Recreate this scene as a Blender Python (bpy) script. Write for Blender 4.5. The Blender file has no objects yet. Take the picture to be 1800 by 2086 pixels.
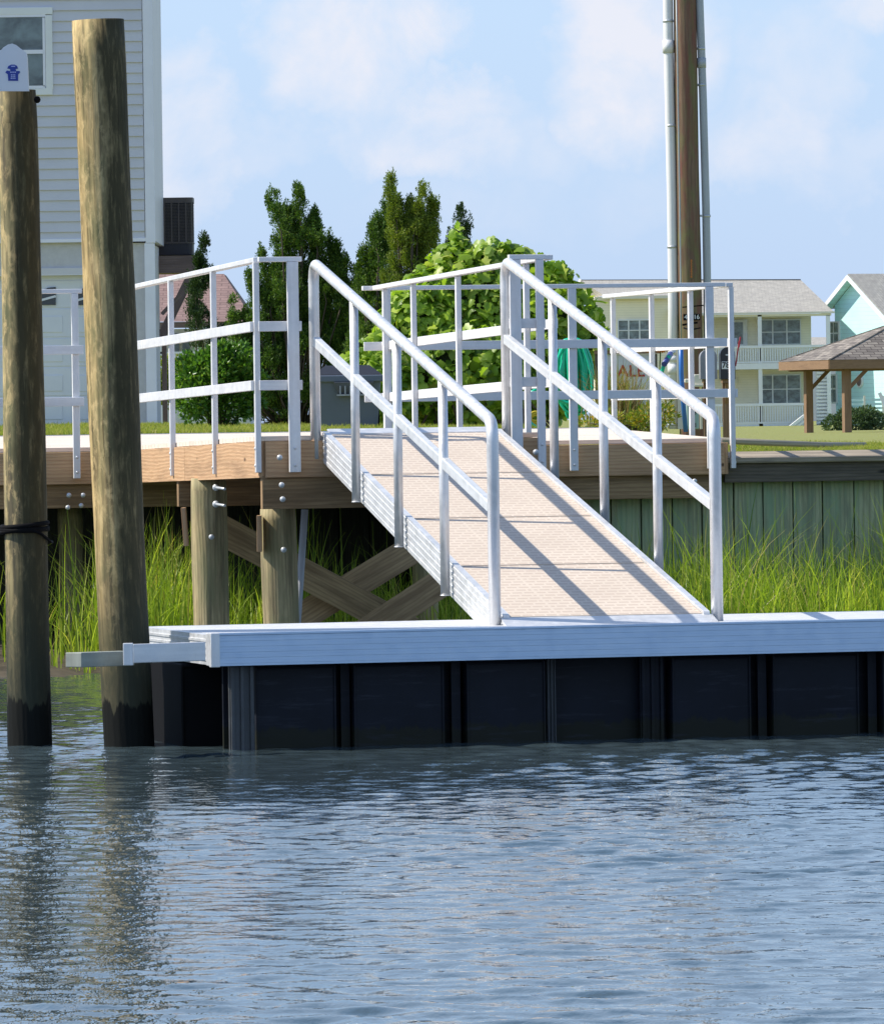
import bpy, math, random
import numpy as np
from mathutils import Vector, Matrix
random.seed(7); rng = np.random.default_rng(7)
R = math.radians
scene = bpy.context.scene
COL = scene.collection

# ------------------------------------------------------------------ camera
F = 14000.0; EYE = 1.76; HY = 856.0; ROLL = R(0.8)
CR, SR = math.cos(ROLL), math.sin(ROLL)
def P(px, py, s):
    """world point seen at photo pixel (px,py) where one metre measures s pixels"""
    d = F / s; a = (px-900)/F*d; b = (HY-py)/F*d
    return Vector((a*CR + b*SR, d, EYE + b*CR - a*SR))
cam = bpy.data.cameras.new('camera'); co = bpy.data.objects.new('camera', cam); COL.objects.link(co)
cam.sensor_fit = 'VERTICAL'; cam.sensor_height = 24; cam.lens = F/2086*24
cam.shift_y = -(1043-HY)/2086; cam.clip_end = 6000; cam.clip_start = .5
m = Matrix(((CR, SR, 0), (0, 0, -1), (-SR, CR, 0)))
# columns: right, up, back
m = Matrix(((CR, SR, 0), (0, 0, -1), (-SR, CR, 0)))
co.matrix_world = Matrix.Translation((0, 0, EYE)) @ m.to_4x4()
scene.camera = co

# ------------------------------------------------------------------ tagging
def tag(o, label=None, cat=None, group=None, kind=None):
    if label: o['label'] = label
    if cat: o['category'] = cat
    if group: o['group'] = group
    if kind: o['kind'] = kind
    return o
def empty(name, loc, label, cat, group=None):
    o = bpy.data.objects.new(name, None); COL.objects.link(o); o.location = loc
    o.empty_display_size = .1
    return tag(o, label, cat, group)
def put(o, parent):
    if parent is not None:
        o.parent = parent
        # meshes are written in world coordinates
        w = Vector((0, 0, 0)); p = parent
        while p is not None:
            w += p.location; p = p.parent
        o.location = -w
    return o

# ------------------------------------------------------------------ mesh builder
class MB:
    def __init__(s): s.v = []; s.f = []; s.uv = []; s.sm = []; s.mi = []
    def face(s, pts, uvs=None, smooth=False, mi=0):
        n = len(s.v); s.v += [tuple(p) for p in pts]; s.f.append(tuple(range(n, n+len(pts))))
        s.uv += uvs if uvs else [(0, 0)]*len(pts); s.sm.append(smooth); s.mi.append(mi)
    def beam(s, a, b, w, h, up=(0, 0, 1), mi=0):
        """box from a to b (centres of its ends), w wide, h tall"""
        a = Vector(a); b = Vector(b); d = (b-a); L = d.length; d.normalize()
        up = Vector(up); side = d.cross(up); side.normalize(); up = side.cross(d)
        x, y = side*w/2, up*h/2
        o = random.uniform(0, 50); q = random.uniform(0, 50)
        A = [a-x-y, a+x-y, a+x+y, a-x+y]; B = [b-x-y, b+x-y, b+x+y, b-x+y]
        dim = [w, h, w, h]; acc = q
        for i in range(4):
            j = (i+1) % 4
            s.face([A[i], B[i], B[j], A[j]][::-1], [(o, acc), (o+L, acc), (o+L, acc+dim[i]), (o, acc+dim[i])][::-1], mi=mi)
            acc += dim[i]
        s.face([A[0], A[1], A[2], A[3]][::-1], [(o, q), (o, q+w), (o+h, q+w), (o+h, q)], mi=mi)
        s.face([B[0], B[1], B[2], B[3]], [(o, q), (o, q+w), (o+h, q+w), (o+h, q)], mi=mi)
        return s
    def box(s, x0, y0, z0, x1, y1, z1, mi=0):
        if (x1-x0) >= (z1-z0): s.beam((x0, (y0+y1)/2, (z0+z1)/2), (x1, (y0+y1)/2, (z0+z1)/2), abs(y1-y0), abs(z1-z0), mi=mi)
        else: s.beam(((x0+x1)/2, (y0+y1)/2, z0), ((x0+x1)/2, (y0+y1)/2, z1), abs(x1-x0), abs(y1-y0), up=(0, 1, 0), mi=mi)
        return s
    def fbox(s, px0, py0, px1, py1, sc, near=0.0, thick=.05, mi=0):
        """upright box facing the canal whose front covers a given rectangle of the facade"""
        xm, ym = (px0+px1)/2, (py0+py1)/2
        x0, x1 = P(px0, ym, sc).x, P(px1, ym, sc).x; z1, z0 = P(xm, py0, sc).z, P(xm, py1, sc).z
        y = F/sc - near
        return s.box(x0, y, z0, x1, y+thick, z1, mi)
    def tube(s, pts, r, n=12, smooth=True, cap=True, mi=0, squash=1):
        pts = [Vector(p) for p in pts]; rs = r if isinstance(r, (list, tuple)) else [r]*len(pts)
        rings = []; prev = None; acc = 0; o = random.uniform(0, 50)
        for i, p in enumerate(pts):
            t = (pts[min(i+1, len(pts)-1)]-pts[max(i-1, 0)]).normalized()
            if prev is None:
                ref = Vector((0, 0, 1)) if abs(t.z) < .9 else Vector((0, 1, 0))
                nx = t.cross(ref).normalized()
            else:
                nx = (prev - t*prev.dot(t)).normalized()
            prev = nx; ny = t.cross(nx)
            if i: acc += (pts[i]-pts[i-1]).length
            rings.append(([p+nx*math.cos(2*math.pi*k/n)*rs[i]+ny*math.sin(2*math.pi*k/n)*rs[i]*squash for k in range(n)], acc))
        base = len(s.v)
        for ring, _ in rings: s.v += [tuple(q) for q in ring]
        for i in range(len(rings)-1):
            for k in range(n):
                k2 = (k+1) % n
                s.f.append((base+i*n+k, base+(i+1)*n+k, base+(i+1)*n+k2, base+i*n+k2)[::-1])
                u0, u1 = rings[i][1]+o, rings[i+1][1]+o; v0, v1 = 2*math.pi*rs[i]*k/n, 2*math.pi*rs[i]*(k+1)/n
                s.uv += [(u0, v0), (u1, v0), (u1, v1), (u0, v1)][::-1]; s.sm.append(smooth); s.mi.append(mi)
        if cap:
            s.face(rings[0][0], [(q.x, q.y) for q in rings[0][0]], mi=mi); s.face(rings[-1][0][::-1], [(q.x+9, q.y) for q in rings[-1][0]], mi=mi)
        return s
    def dome(s, c, d, r, n=10):
        """bolt head: a low dome at c pointing along d"""
        c = Vector(c); d = Vector(d).normalized()
        return s.tube([c, c+d*r*.35, c+d*r*.6, c+d*r*.75], [r, r*.95, r*.65, r*.15], n=n)
    def poly(s, pts, uvscale=1, mi=0):
        pts = [Vector(p) for p in pts]; e = (pts[1]-pts[0]).normalized(); nrm = e.cross(pts[2]-pts[0]).normalized(); f2 = nrm.cross(e)
        s.face(pts, [((p-pts[0]).dot(e), (p-pts[0]).dot(f2)) for p in pts], mi=mi); return s
    def prism(s, pts, off, mi=0):
        """polygon pts extruded by vector off"""
        pts = [Vector(p) for p in pts]; off = Vector(off)
        s.poly(pts, mi=mi); s.poly([p+off for p in pts][::-1], mi=mi)
        for i in range(len(pts)):
            j = (i+1) % len(pts); s.poly([pts[i], pts[i]+off, pts[j]+off, pts[j]], mi=mi)
        return s
    def build(s, name, mats, parent=None, bevel=0, recalc=True):
        me = bpy.data.meshes.new(name); me.from_pydata(s.v, [], s.f)
        uvl = me.uv_layers.new(name='UVMap'); uvl.data.foreach_set('uv', np.array(s.uv, dtype=np.float32).ravel())
        me.polygons.foreach_set('use_smooth', s.sm)
        if not isinstance(mats, (list, tuple)): mats = [mats]
        for mm in mats: me.materials.append(mm)
        me.polygons.foreach_set('material_index', s.mi)
        if recalc:
            import bmesh
            bm = bmesh.new(); bm.from_mesh(me); bmesh.ops.remove_doubles(bm, verts=bm.verts, dist=1e-5)
            bmesh.ops.recalc_face_normals(bm, faces=bm.faces); bm.to_mesh(me); bm.free()
        me.update()
        o = bpy.data.objects.new(name, me); COL.objects.link(o); put(o, parent)
        if bevel:
            b = o.modifiers.new('bevel', 'BEVEL'); b.width = bevel; b.segments = 2; b.limit_method = 'ANGLE'; b.angle_limit = R(50)
        return o
def npmesh(name, verts, quads, mat, parent=None, smooth=False, cols=None):
    me = bpy.data.meshes.new(name); nv = len(verts); nf = len(quads); k = quads.shape[1]
    me.vertices.add(nv); me.vertices.foreach_set('co', np.ascontiguousarray(verts, dtype=np.float32).ravel())
    me.loops.add(nf*k); me.loops.foreach_set('vertex_index', np.ascontiguousarray(quads, dtype=np.int32).ravel())
    me.polygons.add(nf); me.polygons.foreach_set('loop_start', np.arange(0, nf*k, k, dtype=np.int32))
    me.polygons.foreach_set('loop_total', np.full(nf, k, dtype=np.int32))
    me.materials.append(mat); me.update(calc_edges=True); me.validate()
    if smooth: me.polygons.foreach_set('use_smooth', np.ones(nf, dtype=bool))
    o = bpy.data.objects.new(name, me); COL.objects.link(o); put(o, parent)
    return o
def textmesh(name, body, loc, size, rot, mat, parent=None, ext=.001, align='CENTER', sx=1):
    cu = bpy.data.curves.new(name, 'FONT'); cu.body = body; cu.size = size; cu.extrude = ext; cu.align_x = align; cu.align_y = 'CENTER'
    cu.offset = size*.015
    t = bpy.data.objects.new(name, cu); COL.objects.link(t)
    dg = bpy.context.evaluated_depsgraph_get(); me = bpy.data.meshes.new_from_object(t.evaluated_get(dg))
    COL.objects.unlink(t); bpy.data.objects.remove(t)
    M = Matrix.Translation(loc) @ rot.to_4x4() @ Matrix.Diagonal((sx, 1, 1, 1)); me.transform(M)
    me.materials.clear(); me.materials.append(mat)
    o = bpy.data.objects.new(name, me); COL.objects.link(o); put(o, parent); return o
FACE = Matrix(((1, 0, 0), (0, 0, -1), (0, 1, 0)))   # text reading towards the canal (-Y)

# ------------------------------------------------------------------ materials
def newmat(name):
    mt = bpy.data.materials.new(name); mt.use_nodes = True; nt = mt.node_tree
    for n in list(nt.nodes): nt.nodes.remove(n)
    out = nt.nodes.new('ShaderNodeOutputMaterial'); b = nt.nodes.new('ShaderNodeBsdfPrincipled')
    nt.links.new(b.outputs[0], out.inputs[0]); return mt, nt, b, out
def N(nt, typ, **kw):
    n = nt.nodes.new(typ)
    for k, v in kw.items():
        if k.startswith('i_'): n.inputs[int(k[2:])].default_value = v
        else: setattr(n, k, v)
    return n
def ramp(nt, fac, stops, interp='LINEAR', scale=None):
    r = nt.nodes.new('ShaderNodeValToRGB'); r.color_ramp.interpolation = interp
    e = r.color_ramp.elements
    while len(e) > 1: e.remove(e[-1])
    e[0].position = stops[0][0]; e[0].color = (*stops[0][1], 1)
    for p, c in stops[1:]:
        k = e.new(p); k.color = (*c, 1)
    nt.links.new(fac, r.inputs[0])
    if scale: return mix(nt, r.outputs[0], (scale,)*3, 1.0, 'MULTIPLY')
    return r.outputs[0]
def mapped(nt, src='UV', scale=(1, 1, 1), obj=False):
    tc = nt.nodes.new('ShaderNodeTexCoord'); mp = nt.nodes.new('ShaderNodeMapping')
    mp.inputs['Scale'].default_value = scale; nt.links.new(tc.outputs[src], mp.inputs[0]); return mp.outputs[0]
def noise(nt, vec, scale, detail=4, rough=.55, dist=0, out='Fac'):
    n = nt.nodes.new('ShaderNodeTexNoise'); n.inputs['Scale'].default_value = scale; n.inputs['Detail'].default_value = detail
    n.inputs['Roughness'].default_value = rough; n.inputs['Distortion'].default_value = dist
    nt.links.new(vec, n.inputs['Vector']); return n.outputs[out]
def mix(nt, a, b, fac, mode='MIX'):
    n = nt.nodes.new('ShaderNodeMix'); n.data_type = 'RGBA'; n.blend_type = mode
    for val, i in ((fac, 0), (a, 6), (b, 7)):
        if hasattr(val, 'is_linked') or hasattr(val, 'links'): nt.links.new(val, n.inputs[i])
        elif i == 0: n.inputs[0].default_value = val
        else: n.inputs[i].default_value = (*val, 1)
    return n.outputs[2]
def math_(nt, op, a, b=None, clamp=False):
    n = nt.nodes.new('ShaderNodeMath'); n.operation = op; n.use_clamp = clamp
    for i, v in enumerate((a, b)):
        if v is None: continue
        if isinstance(v, (int, float)): n.inputs[i].default_value = v
        else: nt.links.new(v, n.inputs[i])
    return n.outputs[0]
def bump(nt, b, h, strength=.3, dist=.01):
    n = nt.nodes.new('ShaderNodeBump'); n.inputs['Strength'].default_value = strength; n.inputs['Distance'].default_value = dist
    nt.links.new(h, n.inputs['Height']); nt.links.new(n.outputs[0], b.inputs['Normal'])
def simple(name, c, rough=.6, metal=0, var=.15, sc=6, bmp=.1, spec=.5):
    mt, nt, b, _ = newmat(name); v = mapped(nt, 'Object')
    n = noise(nt, v, sc, 5, .6); lo = tuple(x*(1-var) for x in c); hi = tuple(min(1, x*(1+var)) for x in c)
    nt.links.new(ramp(nt, n, [(.3, lo), (.7, hi)]), b.inputs['Base Color'])
    b.inputs['Roughness'].default_value = rough; b.inputs['Metallic'].default_value = metal
    b.inputs['Specular IOR Level'].default_value = spec
    if bmp: bump(nt, b, noise(nt, v, sc*8, 3), bmp, .004)
    return mt
def wood(name, c0, c1, dark, rough=.75, knots=True, grain=1.0, streak=None, green=None, shade_stain=False):
    """sawn or round timber; U runs along the grain"""
    mt, nt, b, _ = newmat(name)
    v = mapped(nt, 'UV', (3.0, (20 if shade_stain else 30)*grain, 1)); v2 = mapped(nt, 'UV', (1.6 if shade_stain else .9, 6, 1)); v3 = mapped(nt, 'UV', (1, 1, 1))
    g = noise(nt, v, 1.6, 6, .65, .6)
    w = nt.nodes.new('ShaderNodeTexWave'); w.wave_type = 'BANDS'; w.bands_direction = 'Y'; w.inputs['Scale'].default_value = 1.4
    w.inputs['Distortion'].default_value = 9; w.inputs['Detail'].default_value = 3; w.inputs['Detail Scale'].default_value = .55
    nt.links.new(mapped(nt, 'UV', (1.2, 9*grain, 1)), w.inputs['Vector'])
    col = ramp(nt, g, [(.25, c0), (.7, c1)])
    col = mix(nt, col, dark, math_(nt, 'MULTIPLY', math_(nt, 'POWER', w.outputs['Fac'], 3), .42))
    big = noise(nt, v2, 1.1, 4, .6)
    col = mix(nt, col, tuple(x*.55 for x in c0), ramp(nt, big, [(.5, (0, 0, 0)), (.75, (.7, .7, .7))]))
    if knots:
        vo = nt.nodes.new('ShaderNodeTexVoronoi'); vo.inputs['Scale'].default_value = 1.0
        nt.links.new(mapped(nt, 'UV', (1.6, 5.2, 1)), vo.inputs['Vector'])
        col = mix(nt, col, tuple(x*.25 for x in dark), ramp(nt, vo.outputs['Distance'], [(.045, (.9, .9, .9)), (.10, (0, 0, 0))]))
    if streak:
        sn = noise(nt, mapped(nt, 'UV', (.8, 9, 1)), 1.5, 5, .62)
        col = mix(nt, col, streak, ramp(nt, sn, [(.46, (0, 0, 0)), (.62, (.85, .85, .85))]))
    if green:
        sn = noise(nt, mapped(nt, 'UV', (1.3, 3.4, 1)), 1.7, 5, .65, .4)
        col = mix(nt, col, green, ramp(nt, sn, [(.45, (0, 0, 0)), (.66, (.8, .8, .8))]))
    if shade_stain:      # stain down the unlit side; it also paints the pile's shade darker
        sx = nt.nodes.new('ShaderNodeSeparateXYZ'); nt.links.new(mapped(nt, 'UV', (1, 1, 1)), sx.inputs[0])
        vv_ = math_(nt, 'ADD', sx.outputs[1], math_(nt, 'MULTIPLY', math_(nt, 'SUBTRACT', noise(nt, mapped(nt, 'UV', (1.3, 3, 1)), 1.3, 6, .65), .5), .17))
        st_ = math_(nt, 'MULTIPLY', ramp(nt, math_(nt, 'MULTIPLY', math_(nt, 'ABSOLUTE', math_(nt, 'SUBTRACT', vv_, shade_stain)), 4), [(.34, (1, 1, 1)), (.58, (0, 0, 0))]), ramp(nt, noise(nt, mapped(nt, 'UV', (2.5, 16, 1)), 1.6, 6, .7), [(.25, (.45, .45, .45)), (.5, (.95, .95, .95))]))
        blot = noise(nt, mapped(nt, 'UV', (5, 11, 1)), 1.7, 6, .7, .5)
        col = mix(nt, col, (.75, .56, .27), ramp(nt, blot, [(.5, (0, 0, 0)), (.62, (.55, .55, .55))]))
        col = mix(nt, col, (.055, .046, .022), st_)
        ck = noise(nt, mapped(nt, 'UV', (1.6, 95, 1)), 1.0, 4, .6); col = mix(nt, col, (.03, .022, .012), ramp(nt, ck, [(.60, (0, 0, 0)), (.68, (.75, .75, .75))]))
    rgh = rough
    b.inputs['Roughness'].default_value = rough
    b.inputs['Specular IOR Level'].default_value = .18 if shade_stain else .4
    if shade_stain:      # tide stain: a ragged dark waterline on the pile
        tc = nt.nodes.new('ShaderNodeTexCoord'); sp = nt.nodes.new('ShaderNodeSeparateXYZ'); nt.links.new(tc.outputs['Object'], sp.inputs[0])
        geo = nt.nodes.new('ShaderNodeNewGeometry'); sp = nt.nodes.new('ShaderNodeSeparateXYZ'); nt.links.new(geo.outputs['Position'], sp.inputs[0])
        e2 = math_(nt, 'ADD', sp.outputs[2], math_(nt, 'MULTIPLY', noise(nt, mapped(nt, 'UV', (1, 8, 1)), 1.2, 5), -.8))
        col = mix(nt, col, (.035, .04, .028), ramp(nt, math_(nt, 'MULTIPLY', e2, .5), [(.0, (.9, .9, .9)), (.42, (0, 0, 0))]))
        e = math_(nt, 'ADD', sp.outputs[2], math_(nt, 'MULTIPLY', noise(nt, mapped(nt, 'UV', (1, 12, 1)), 1.2, 5), -.34))
        col = mix(nt, col, (.006, .007, .006), ramp(nt, e, [(.0, (1, 1, 1)), (.055, (.97, .97, .97)), (.075, (0, 0, 0))]))
    nt.links.new(col, b.inputs['Base Color'])
    hh = math_(nt, 'ADD', g, math_(nt, 'MULTIPLY', w.outputs['Fac'], .3)); bump(nt, b, hh, .5, .006)
    return mt
def metal(name, c=(.72, .73, .75), rough=.38, met=.75, blot=.12, ribs=0, streaky=1):
    mt, nt, b, _ = newmat(name)
    v = mapped(nt, 'UV', (.8, 14, 1)); n = noise(nt, v, 1.5, 5, .6); n2 = noise(nt, mapped(nt, 'Object'), 14, 5, .65)
    f = math_(nt, 'ADD', math_(nt, 'MULTIPLY', n, .5), math_(nt, 'MULTIPLY', n2, .5))
    nt.links.new(ramp(nt, f, [(.32, tuple(x*(1-blot) for x in c)), (.66, tuple(min(1, x*(1+blot*.6)) for x in c))]), b.inputs['Base Color'])
    b.inputs['Metallic'].default_value = met
    nt.links.new(ramp(nt, n2, [(.3, (rough*.85,)*3), (.7, (min(1, rough*1.35),)*3)]), b.inputs['Roughness'])
    bump(nt, b, f, .15, .002)
    return mt
def leafmat(name, stops, trans=.35, rough=.5, sheen=0):
    mt, nt, b, out = newmat(name)
    geo = nt.nodes.new('ShaderNodeNewGeometry')
    c = ramp(nt, geo.outputs['Random Per Island'], stops)
    big = noise(nt, mapped(nt, 'Object'), 2.2, 3, .6)
    c = mix(nt, c, (1, 1, 1), 0.0)
    c = mix(nt, c, ramp(nt, big, [(.35, (.72, .78, .72)), (.65, (1.0, 1.0, .95))]), 1.0, 'MULTIPLY')
    nt.links.new(c, b.inputs['Base Color']); b.inputs['Roughness'].default_value = rough; b.inputs['Specular IOR Level'].default_value = .35
    tr = nt.nodes.new('ShaderNodeBsdfTranslucent'); nt.links.new(mix(nt, c, (1.25, 1.35, .55), 1.0, 'MULTIPLY'), tr.inputs['Color'])
    mx = nt.nodes.new('ShaderNodeMixShader'); mx.inputs[0].default_value = trans
    nt.links.new(b.outputs[0], mx.inputs[1]); nt.links.new(tr.outputs[0], mx.inputs[2]); nt.links.new(mx.outputs[0], out.inputs[0])
    return mt
def glass(name, c=(.10, .13, .14), rough=.12):
    mt, nt, b, _ = newmat(name)
    n = noise(nt, mapped(nt, 'Object', (1, 1, 1.6)), 2.5, 4, .6, .5)
    nt.links.new(ramp(nt, n, [(.35, tuple(x*.6 for x in c)), (.65, tuple(x*1.9 for x in c))]), b.inputs['Base Color'])
    b.inputs['Roughness'].default_value = rough; b.inputs['Specular IOR Level'].default_value = .8; return mt

M = {}; SHADE_STAIN = .105
M['alu'] = metal('brushed_aluminium', (.76, .765, .77), .42, .55, .2)
M['alu_rail'] = metal('anodised_rail', (.74, .74, .745), .5, .3, .15)
M['alu_mid'] = metal('galvanised_bar', (.74, .755, .76), .45, .5, .16)
M['alu_dock'] = metal('dock_aluminium', (.44, .56, .72), .36, .8, .07)  # blue base colour carries the sky and water reflection
M['alu_dull'] = metal('weathered_aluminium', (.38, .42, .42), .55, .5, .2)
M['bolt'] = metal('galvanised_bolt', (.55, .57, .58), .45, .5, .1)
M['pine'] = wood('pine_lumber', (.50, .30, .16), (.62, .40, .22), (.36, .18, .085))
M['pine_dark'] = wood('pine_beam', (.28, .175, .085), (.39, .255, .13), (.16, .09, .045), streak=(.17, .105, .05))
M['deckwood'] = wood('deck_boards', (.74, .63, .52), (.82, .73, .63), (.6, .48, .38), knots=False)
M['piling'] = wood('treated_piling', (.40, .32, .16), (.56, .45, .25), (.22, .17, .08), knots=False, streak=(.16, .13, .07), green=(.24, .23, .11))
M['mpile'] = wood('mooring_piling', (.54, .385, .16), (.70, .53, .26), (.26, .17, .08), knots=True, grain=.7, streak=(.085, .07, .04), green=(.20, .19, .085), shade_stain=SHADE_STAIN)
M['mpile_dark'] = wood('weathered_mooring_piling', (.36, .29, .14), (.50, .41, .21), (.18, .14, .07), knots=True, grain=.7, streak=(.07, .062, .045), green=(.12, .13, .065), shade_stain=SHADE_STAIN)
M['pile_top'] = simple('sawn_pile_top', (.62, .47, .28), .8, 0, .2, 20)
M['bulk'] = wood('bulkhead_planks', (.33, .34, .20), (.46, .47, .29), (.13, .13, .08), streak=(.21, .23, .15), green=(.25, .36, .22), grain=.7)
M['cap'] = wood('bulkhead_cap', (.32, .26, .19), (.46, .39, .29), (.2, .16, .11), streak=(.16, .13, .1))
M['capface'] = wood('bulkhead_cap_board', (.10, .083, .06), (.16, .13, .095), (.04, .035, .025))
M['plastic'] = simple('black_float_plastic', (.008, .010, .017), .5, 0, .25, 3, .05, .2)
_nt = M['plastic'].node_tree; _b = [n for n in _nt.nodes if n.type == 'BSDF_PRINCIPLED'][0]; _src = _b.inputs['Base Color'].links[0].from_socket
_g = _nt.nodes.new('ShaderNodeNewGeometry'); _s = _nt.nodes.new('ShaderNodeSeparateXYZ'); _nt.links.new(_g.outputs['Position'], _s.inputs[0])
_e = math_(_nt, 'SUBTRACT', _s.outputs[2], math_(_nt, 'MULTIPLY', noise(_nt, mapped(_nt, 'Object', (1, 1, .4)), 11, 5, .7), .16))
_c = mix(_nt, _src, (.016, .017, .010), ramp(_nt, math_(_nt, 'MULTIPLY', _e, 4), [(.0, (.9, .9, .9)), (.06, (.8, .8, .8)), (.12, (0, 0, 0))]))
_sc = noise(_nt, mapped(_nt, 'Object', (1, 1, 9)), 3, 5, .7); _c = mix(_nt, _c, (.03, .033, .045), ramp(_nt, _sc, [(.56, (0, 0, 0)), (.72, (.7, .7, .7))]))
_nt.links.new(_c, _b.inputs['Base Color'])
M['black'] = simple('black_matte', (.006, .006, .007), .8, 0, .1, 5, .1, .1)
M['white'] = simple('white_paint', (.78, .79, .80), .5, 0, .04, 3, .03)
M['trimwhite'] = simple('white_trim', (.80, .80, .89), .5, 0, .04, 3, .03)
M['siding'] = simple('grey_vinyl_siding', (.62, .61, .65), .45, 0, .04, 2, .04)
M['stucco'] = simple('grey_stucco', (.55, .54, .56), .9, 0, .06, 14, .35)
M['door'] = simple('garage_door_paint', (.70, .72, .78), .5, 0, .03, 3, .02)
M['glass'] = glass('window_glass', (.09, .12, .13))
M['glass_far'] = glass('far_window_glass', (.12, .15, .16), .2)
M['darkglass'] = glass('garage_glass', (.012, .015, .022), .25)

# ------------------------------------------------------------------ frames
YAW = R(11); O2 = Vector((-2.6, 50.4, 0))
EU = Vector((math.cos(YAW), math.sin(YAW), 0)); EV = Vector((-math.sin(YAW), math.cos(YAW), 0))
def S(u, v, z): return O2 + EU*u + EV*v + Vector((0, 0, z))
def u_at(px, v):      # u on the line v=const that is seen at photo column px
    k = (px-900)/F; b = O2 + EV*v
    return (k*b.y - b.x)/(EU.x - k*EU.y)
def v_at(px, u):
    k = (px-900)/F; b = O2 + EU*u
    return (k*b.y - b.x)/(EV.x - k*EV.y)
VF = -6.30; UB = 2.06; VB = 4.2
UA = u_at(526, VF)+.04; UE = u_at(1470, 0)
def ztop(v): return 2.757 + (2.825-2.757)*min(1, max(0, v/VF))
def zdeck(v): return (1.598 + .077*min(1, v/VF)) if v < 0 else 1.598 + (1.68-1.598)*min(1, v/VB)

def fillet(pts, r, n=6):
    pts = [Vector(p) for p in pts]; out = [pts[0]]
    for i in range(1, len(pts)-1):
        a, b, c = pts[i-1], pts[i], pts[i+1]; d1 = (a-b).normalized(); d2 = (c-b).normalized()
        ang = d1.angle(d2); t = r/math.tan(ang/2); t = min(t, (a-b).length*.45, (c-b).length*.45)
        p, q = b+d1*t, b+d2*t
        for k in range(n+1):
            f = k/n; out.append(p*(1-f)**2 + b*2*f*(1-f) + q*f*f)
    out.append(pts[-1]); return out

# ================================================================== FIXED PIER
pier = empty('wooden_pier', S(0, 0, 0), 'fixed timber pier on round pilings with aluminium guard rails', 'pier')
d = MB()
nb = 44; w = -VF/nb
for i in range(nb):
    v0 = VF + w*i; vm = v0 + w/2
    d.beam(S(UA-.02, vm, zdeck(vm)-.016+random.uniform(-.001, .001)), S(UB+.02, vm, zdeck(vm)-.016), w-.006, .03)
nb = 30; w = VB/nb
for i in range(nb):
    vm = w*(i+.5)
    for (a, b) in ((-2.6, 1.15), (1.153, UE)):
        d.beam(S(a, vm+.004, zdeck(vm)-.016), S(b, vm+.004, zdeck(vm)-.016), w-.006, .03, up=Vector((0, 0, 1))-EV*(zdeck(VB)-zdeck(0))/VB)
d.build('decking', M['deckwood'], pier)
FH = .235; FT = .04
def fascia(u0, v0, u1, v1, cut=.035):
    b = MB(); a = S(u0, v0, zdeck(v0)-cut-FH/2); c = S(u1, v1, zdeck(v1)-cut-FH/2)
    b.beam(a, c, FT, FH); return b.build('fascia_board', M['pine'], pier, bevel=.003)
fascia(UA, VF-.02, UB, VF-.02)
# the side board is nailed up in two lengths
fascia(UA-.02, VF, UA-.02, -3.2); fascia(UA-.02, -3.19, UA-.02, -.04)
fascia(UB+.02, VF, UB+.02, -.04)
fascia(-2.6, -.022, UA-.045, -.022); fascia(UB+.045, -.022, UE, -.022); fascia(UE+.022, 0, UE+.022, VB)
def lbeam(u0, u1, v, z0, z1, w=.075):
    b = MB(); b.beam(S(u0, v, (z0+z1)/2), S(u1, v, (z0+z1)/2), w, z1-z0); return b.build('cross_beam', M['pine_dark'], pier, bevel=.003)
vA = v_at(366, UA)
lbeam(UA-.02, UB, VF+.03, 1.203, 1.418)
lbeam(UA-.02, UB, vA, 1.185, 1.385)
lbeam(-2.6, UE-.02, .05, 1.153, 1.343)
for uu in (.6, 1.1, 1.6): 
    b = MB(); b.beam(S(uu, VF+.06, 1.50), S(uu, 0, 1.45), .04, .19); b.build('joist', M['pine_dark'], pier)
b = MB(); b.beam(S(UB-.12, VF+.1, 1.50), S(UB-.12, 0, 1.45), .04, .19); b.build('joist', M['pine_dark'], pier)

def piling(pts, r, mat, parent, name='piling', top=None, n=28, wob=.004):
    """round timber with slightly uneven girth"""
    mb = MB(); a, b = Vector(pts[0]), Vector(pts[-1]); K = 26; path = []; rs = []
    r0, r1 = r if isinstance(r, tuple) else (r, r); ph = random.uniform(0, 9)
    for i in range(K+1):
        f = i/K; path.append(a.lerp(b, f) + Vector((math.sin(f*5+ph)*wob, 0, 0)))
        rs.append(r0+(r1-r0)*f + math.sin(f*17+ph)*wob*.35 + random.uniform(-1, 1)*wob*.12)
    rs[0] -= .004
    mb.tube(path, rs, n=n, mi=0)
    # the sawn top
    for i in range(len(mb.f)-2, len(mb.f)): mb.mi[i] = 1
    o = mb.build(name, [mat, top or M['pile_top']], parent); return o
def ppile(x0, y0, x1, y1, s, rpx, mat=None, down=-.8):
    a = P(x0, y0, s); b = P(x1, y1, s); dr = (b-a)/(a.z-b.z); b2 = a + dr*(a.z-down)
    return piling([a, b2], rpx/s, mat or M['piling'], pier)
ppile(426, 974, 431, 1262, 299, 37); ppile(567, 1036, 573, 1262, 311, 37)
ppile(141, 1036, 147, 1200, 272, 25); ppile(1408, 1016, 1410, 1180, 267, 22); ppile(866, 1030, 868, 1230, 283, 26)
ppile(1255, 1016, 1258, 1100, 262, 24); ppile(1040, 1040, 1042, 1180, 305, 30)
M['brace'] = wood('brace_timber', (.46, .31, .15), (.60, .42, .22), (.26, .16, .07), streak=(.27, .175, .085))
def plank(a, b, w, t, mat=None, name='cross_brace', n=(0, -1, 0)):
    mb = MB(); mb.beam(a, b, w, t, up=n); return mb.build(name, mat or M['brace'], pier, bevel=.002)
plank(P(430, 1068, 296), P(835, 1284, 288), .205, .045)
plank(P(596, 1268, 291), P(868, 1102, 288), .20, .045)
plank(P(742, 1290, 294), P(940, 1160, 292), .20, .045)
plank(P(374, 1034, 301), P(380, 1112, 301), .16, .03, M['pine'], 'brace_block', (-1, 0, 0))
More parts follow.
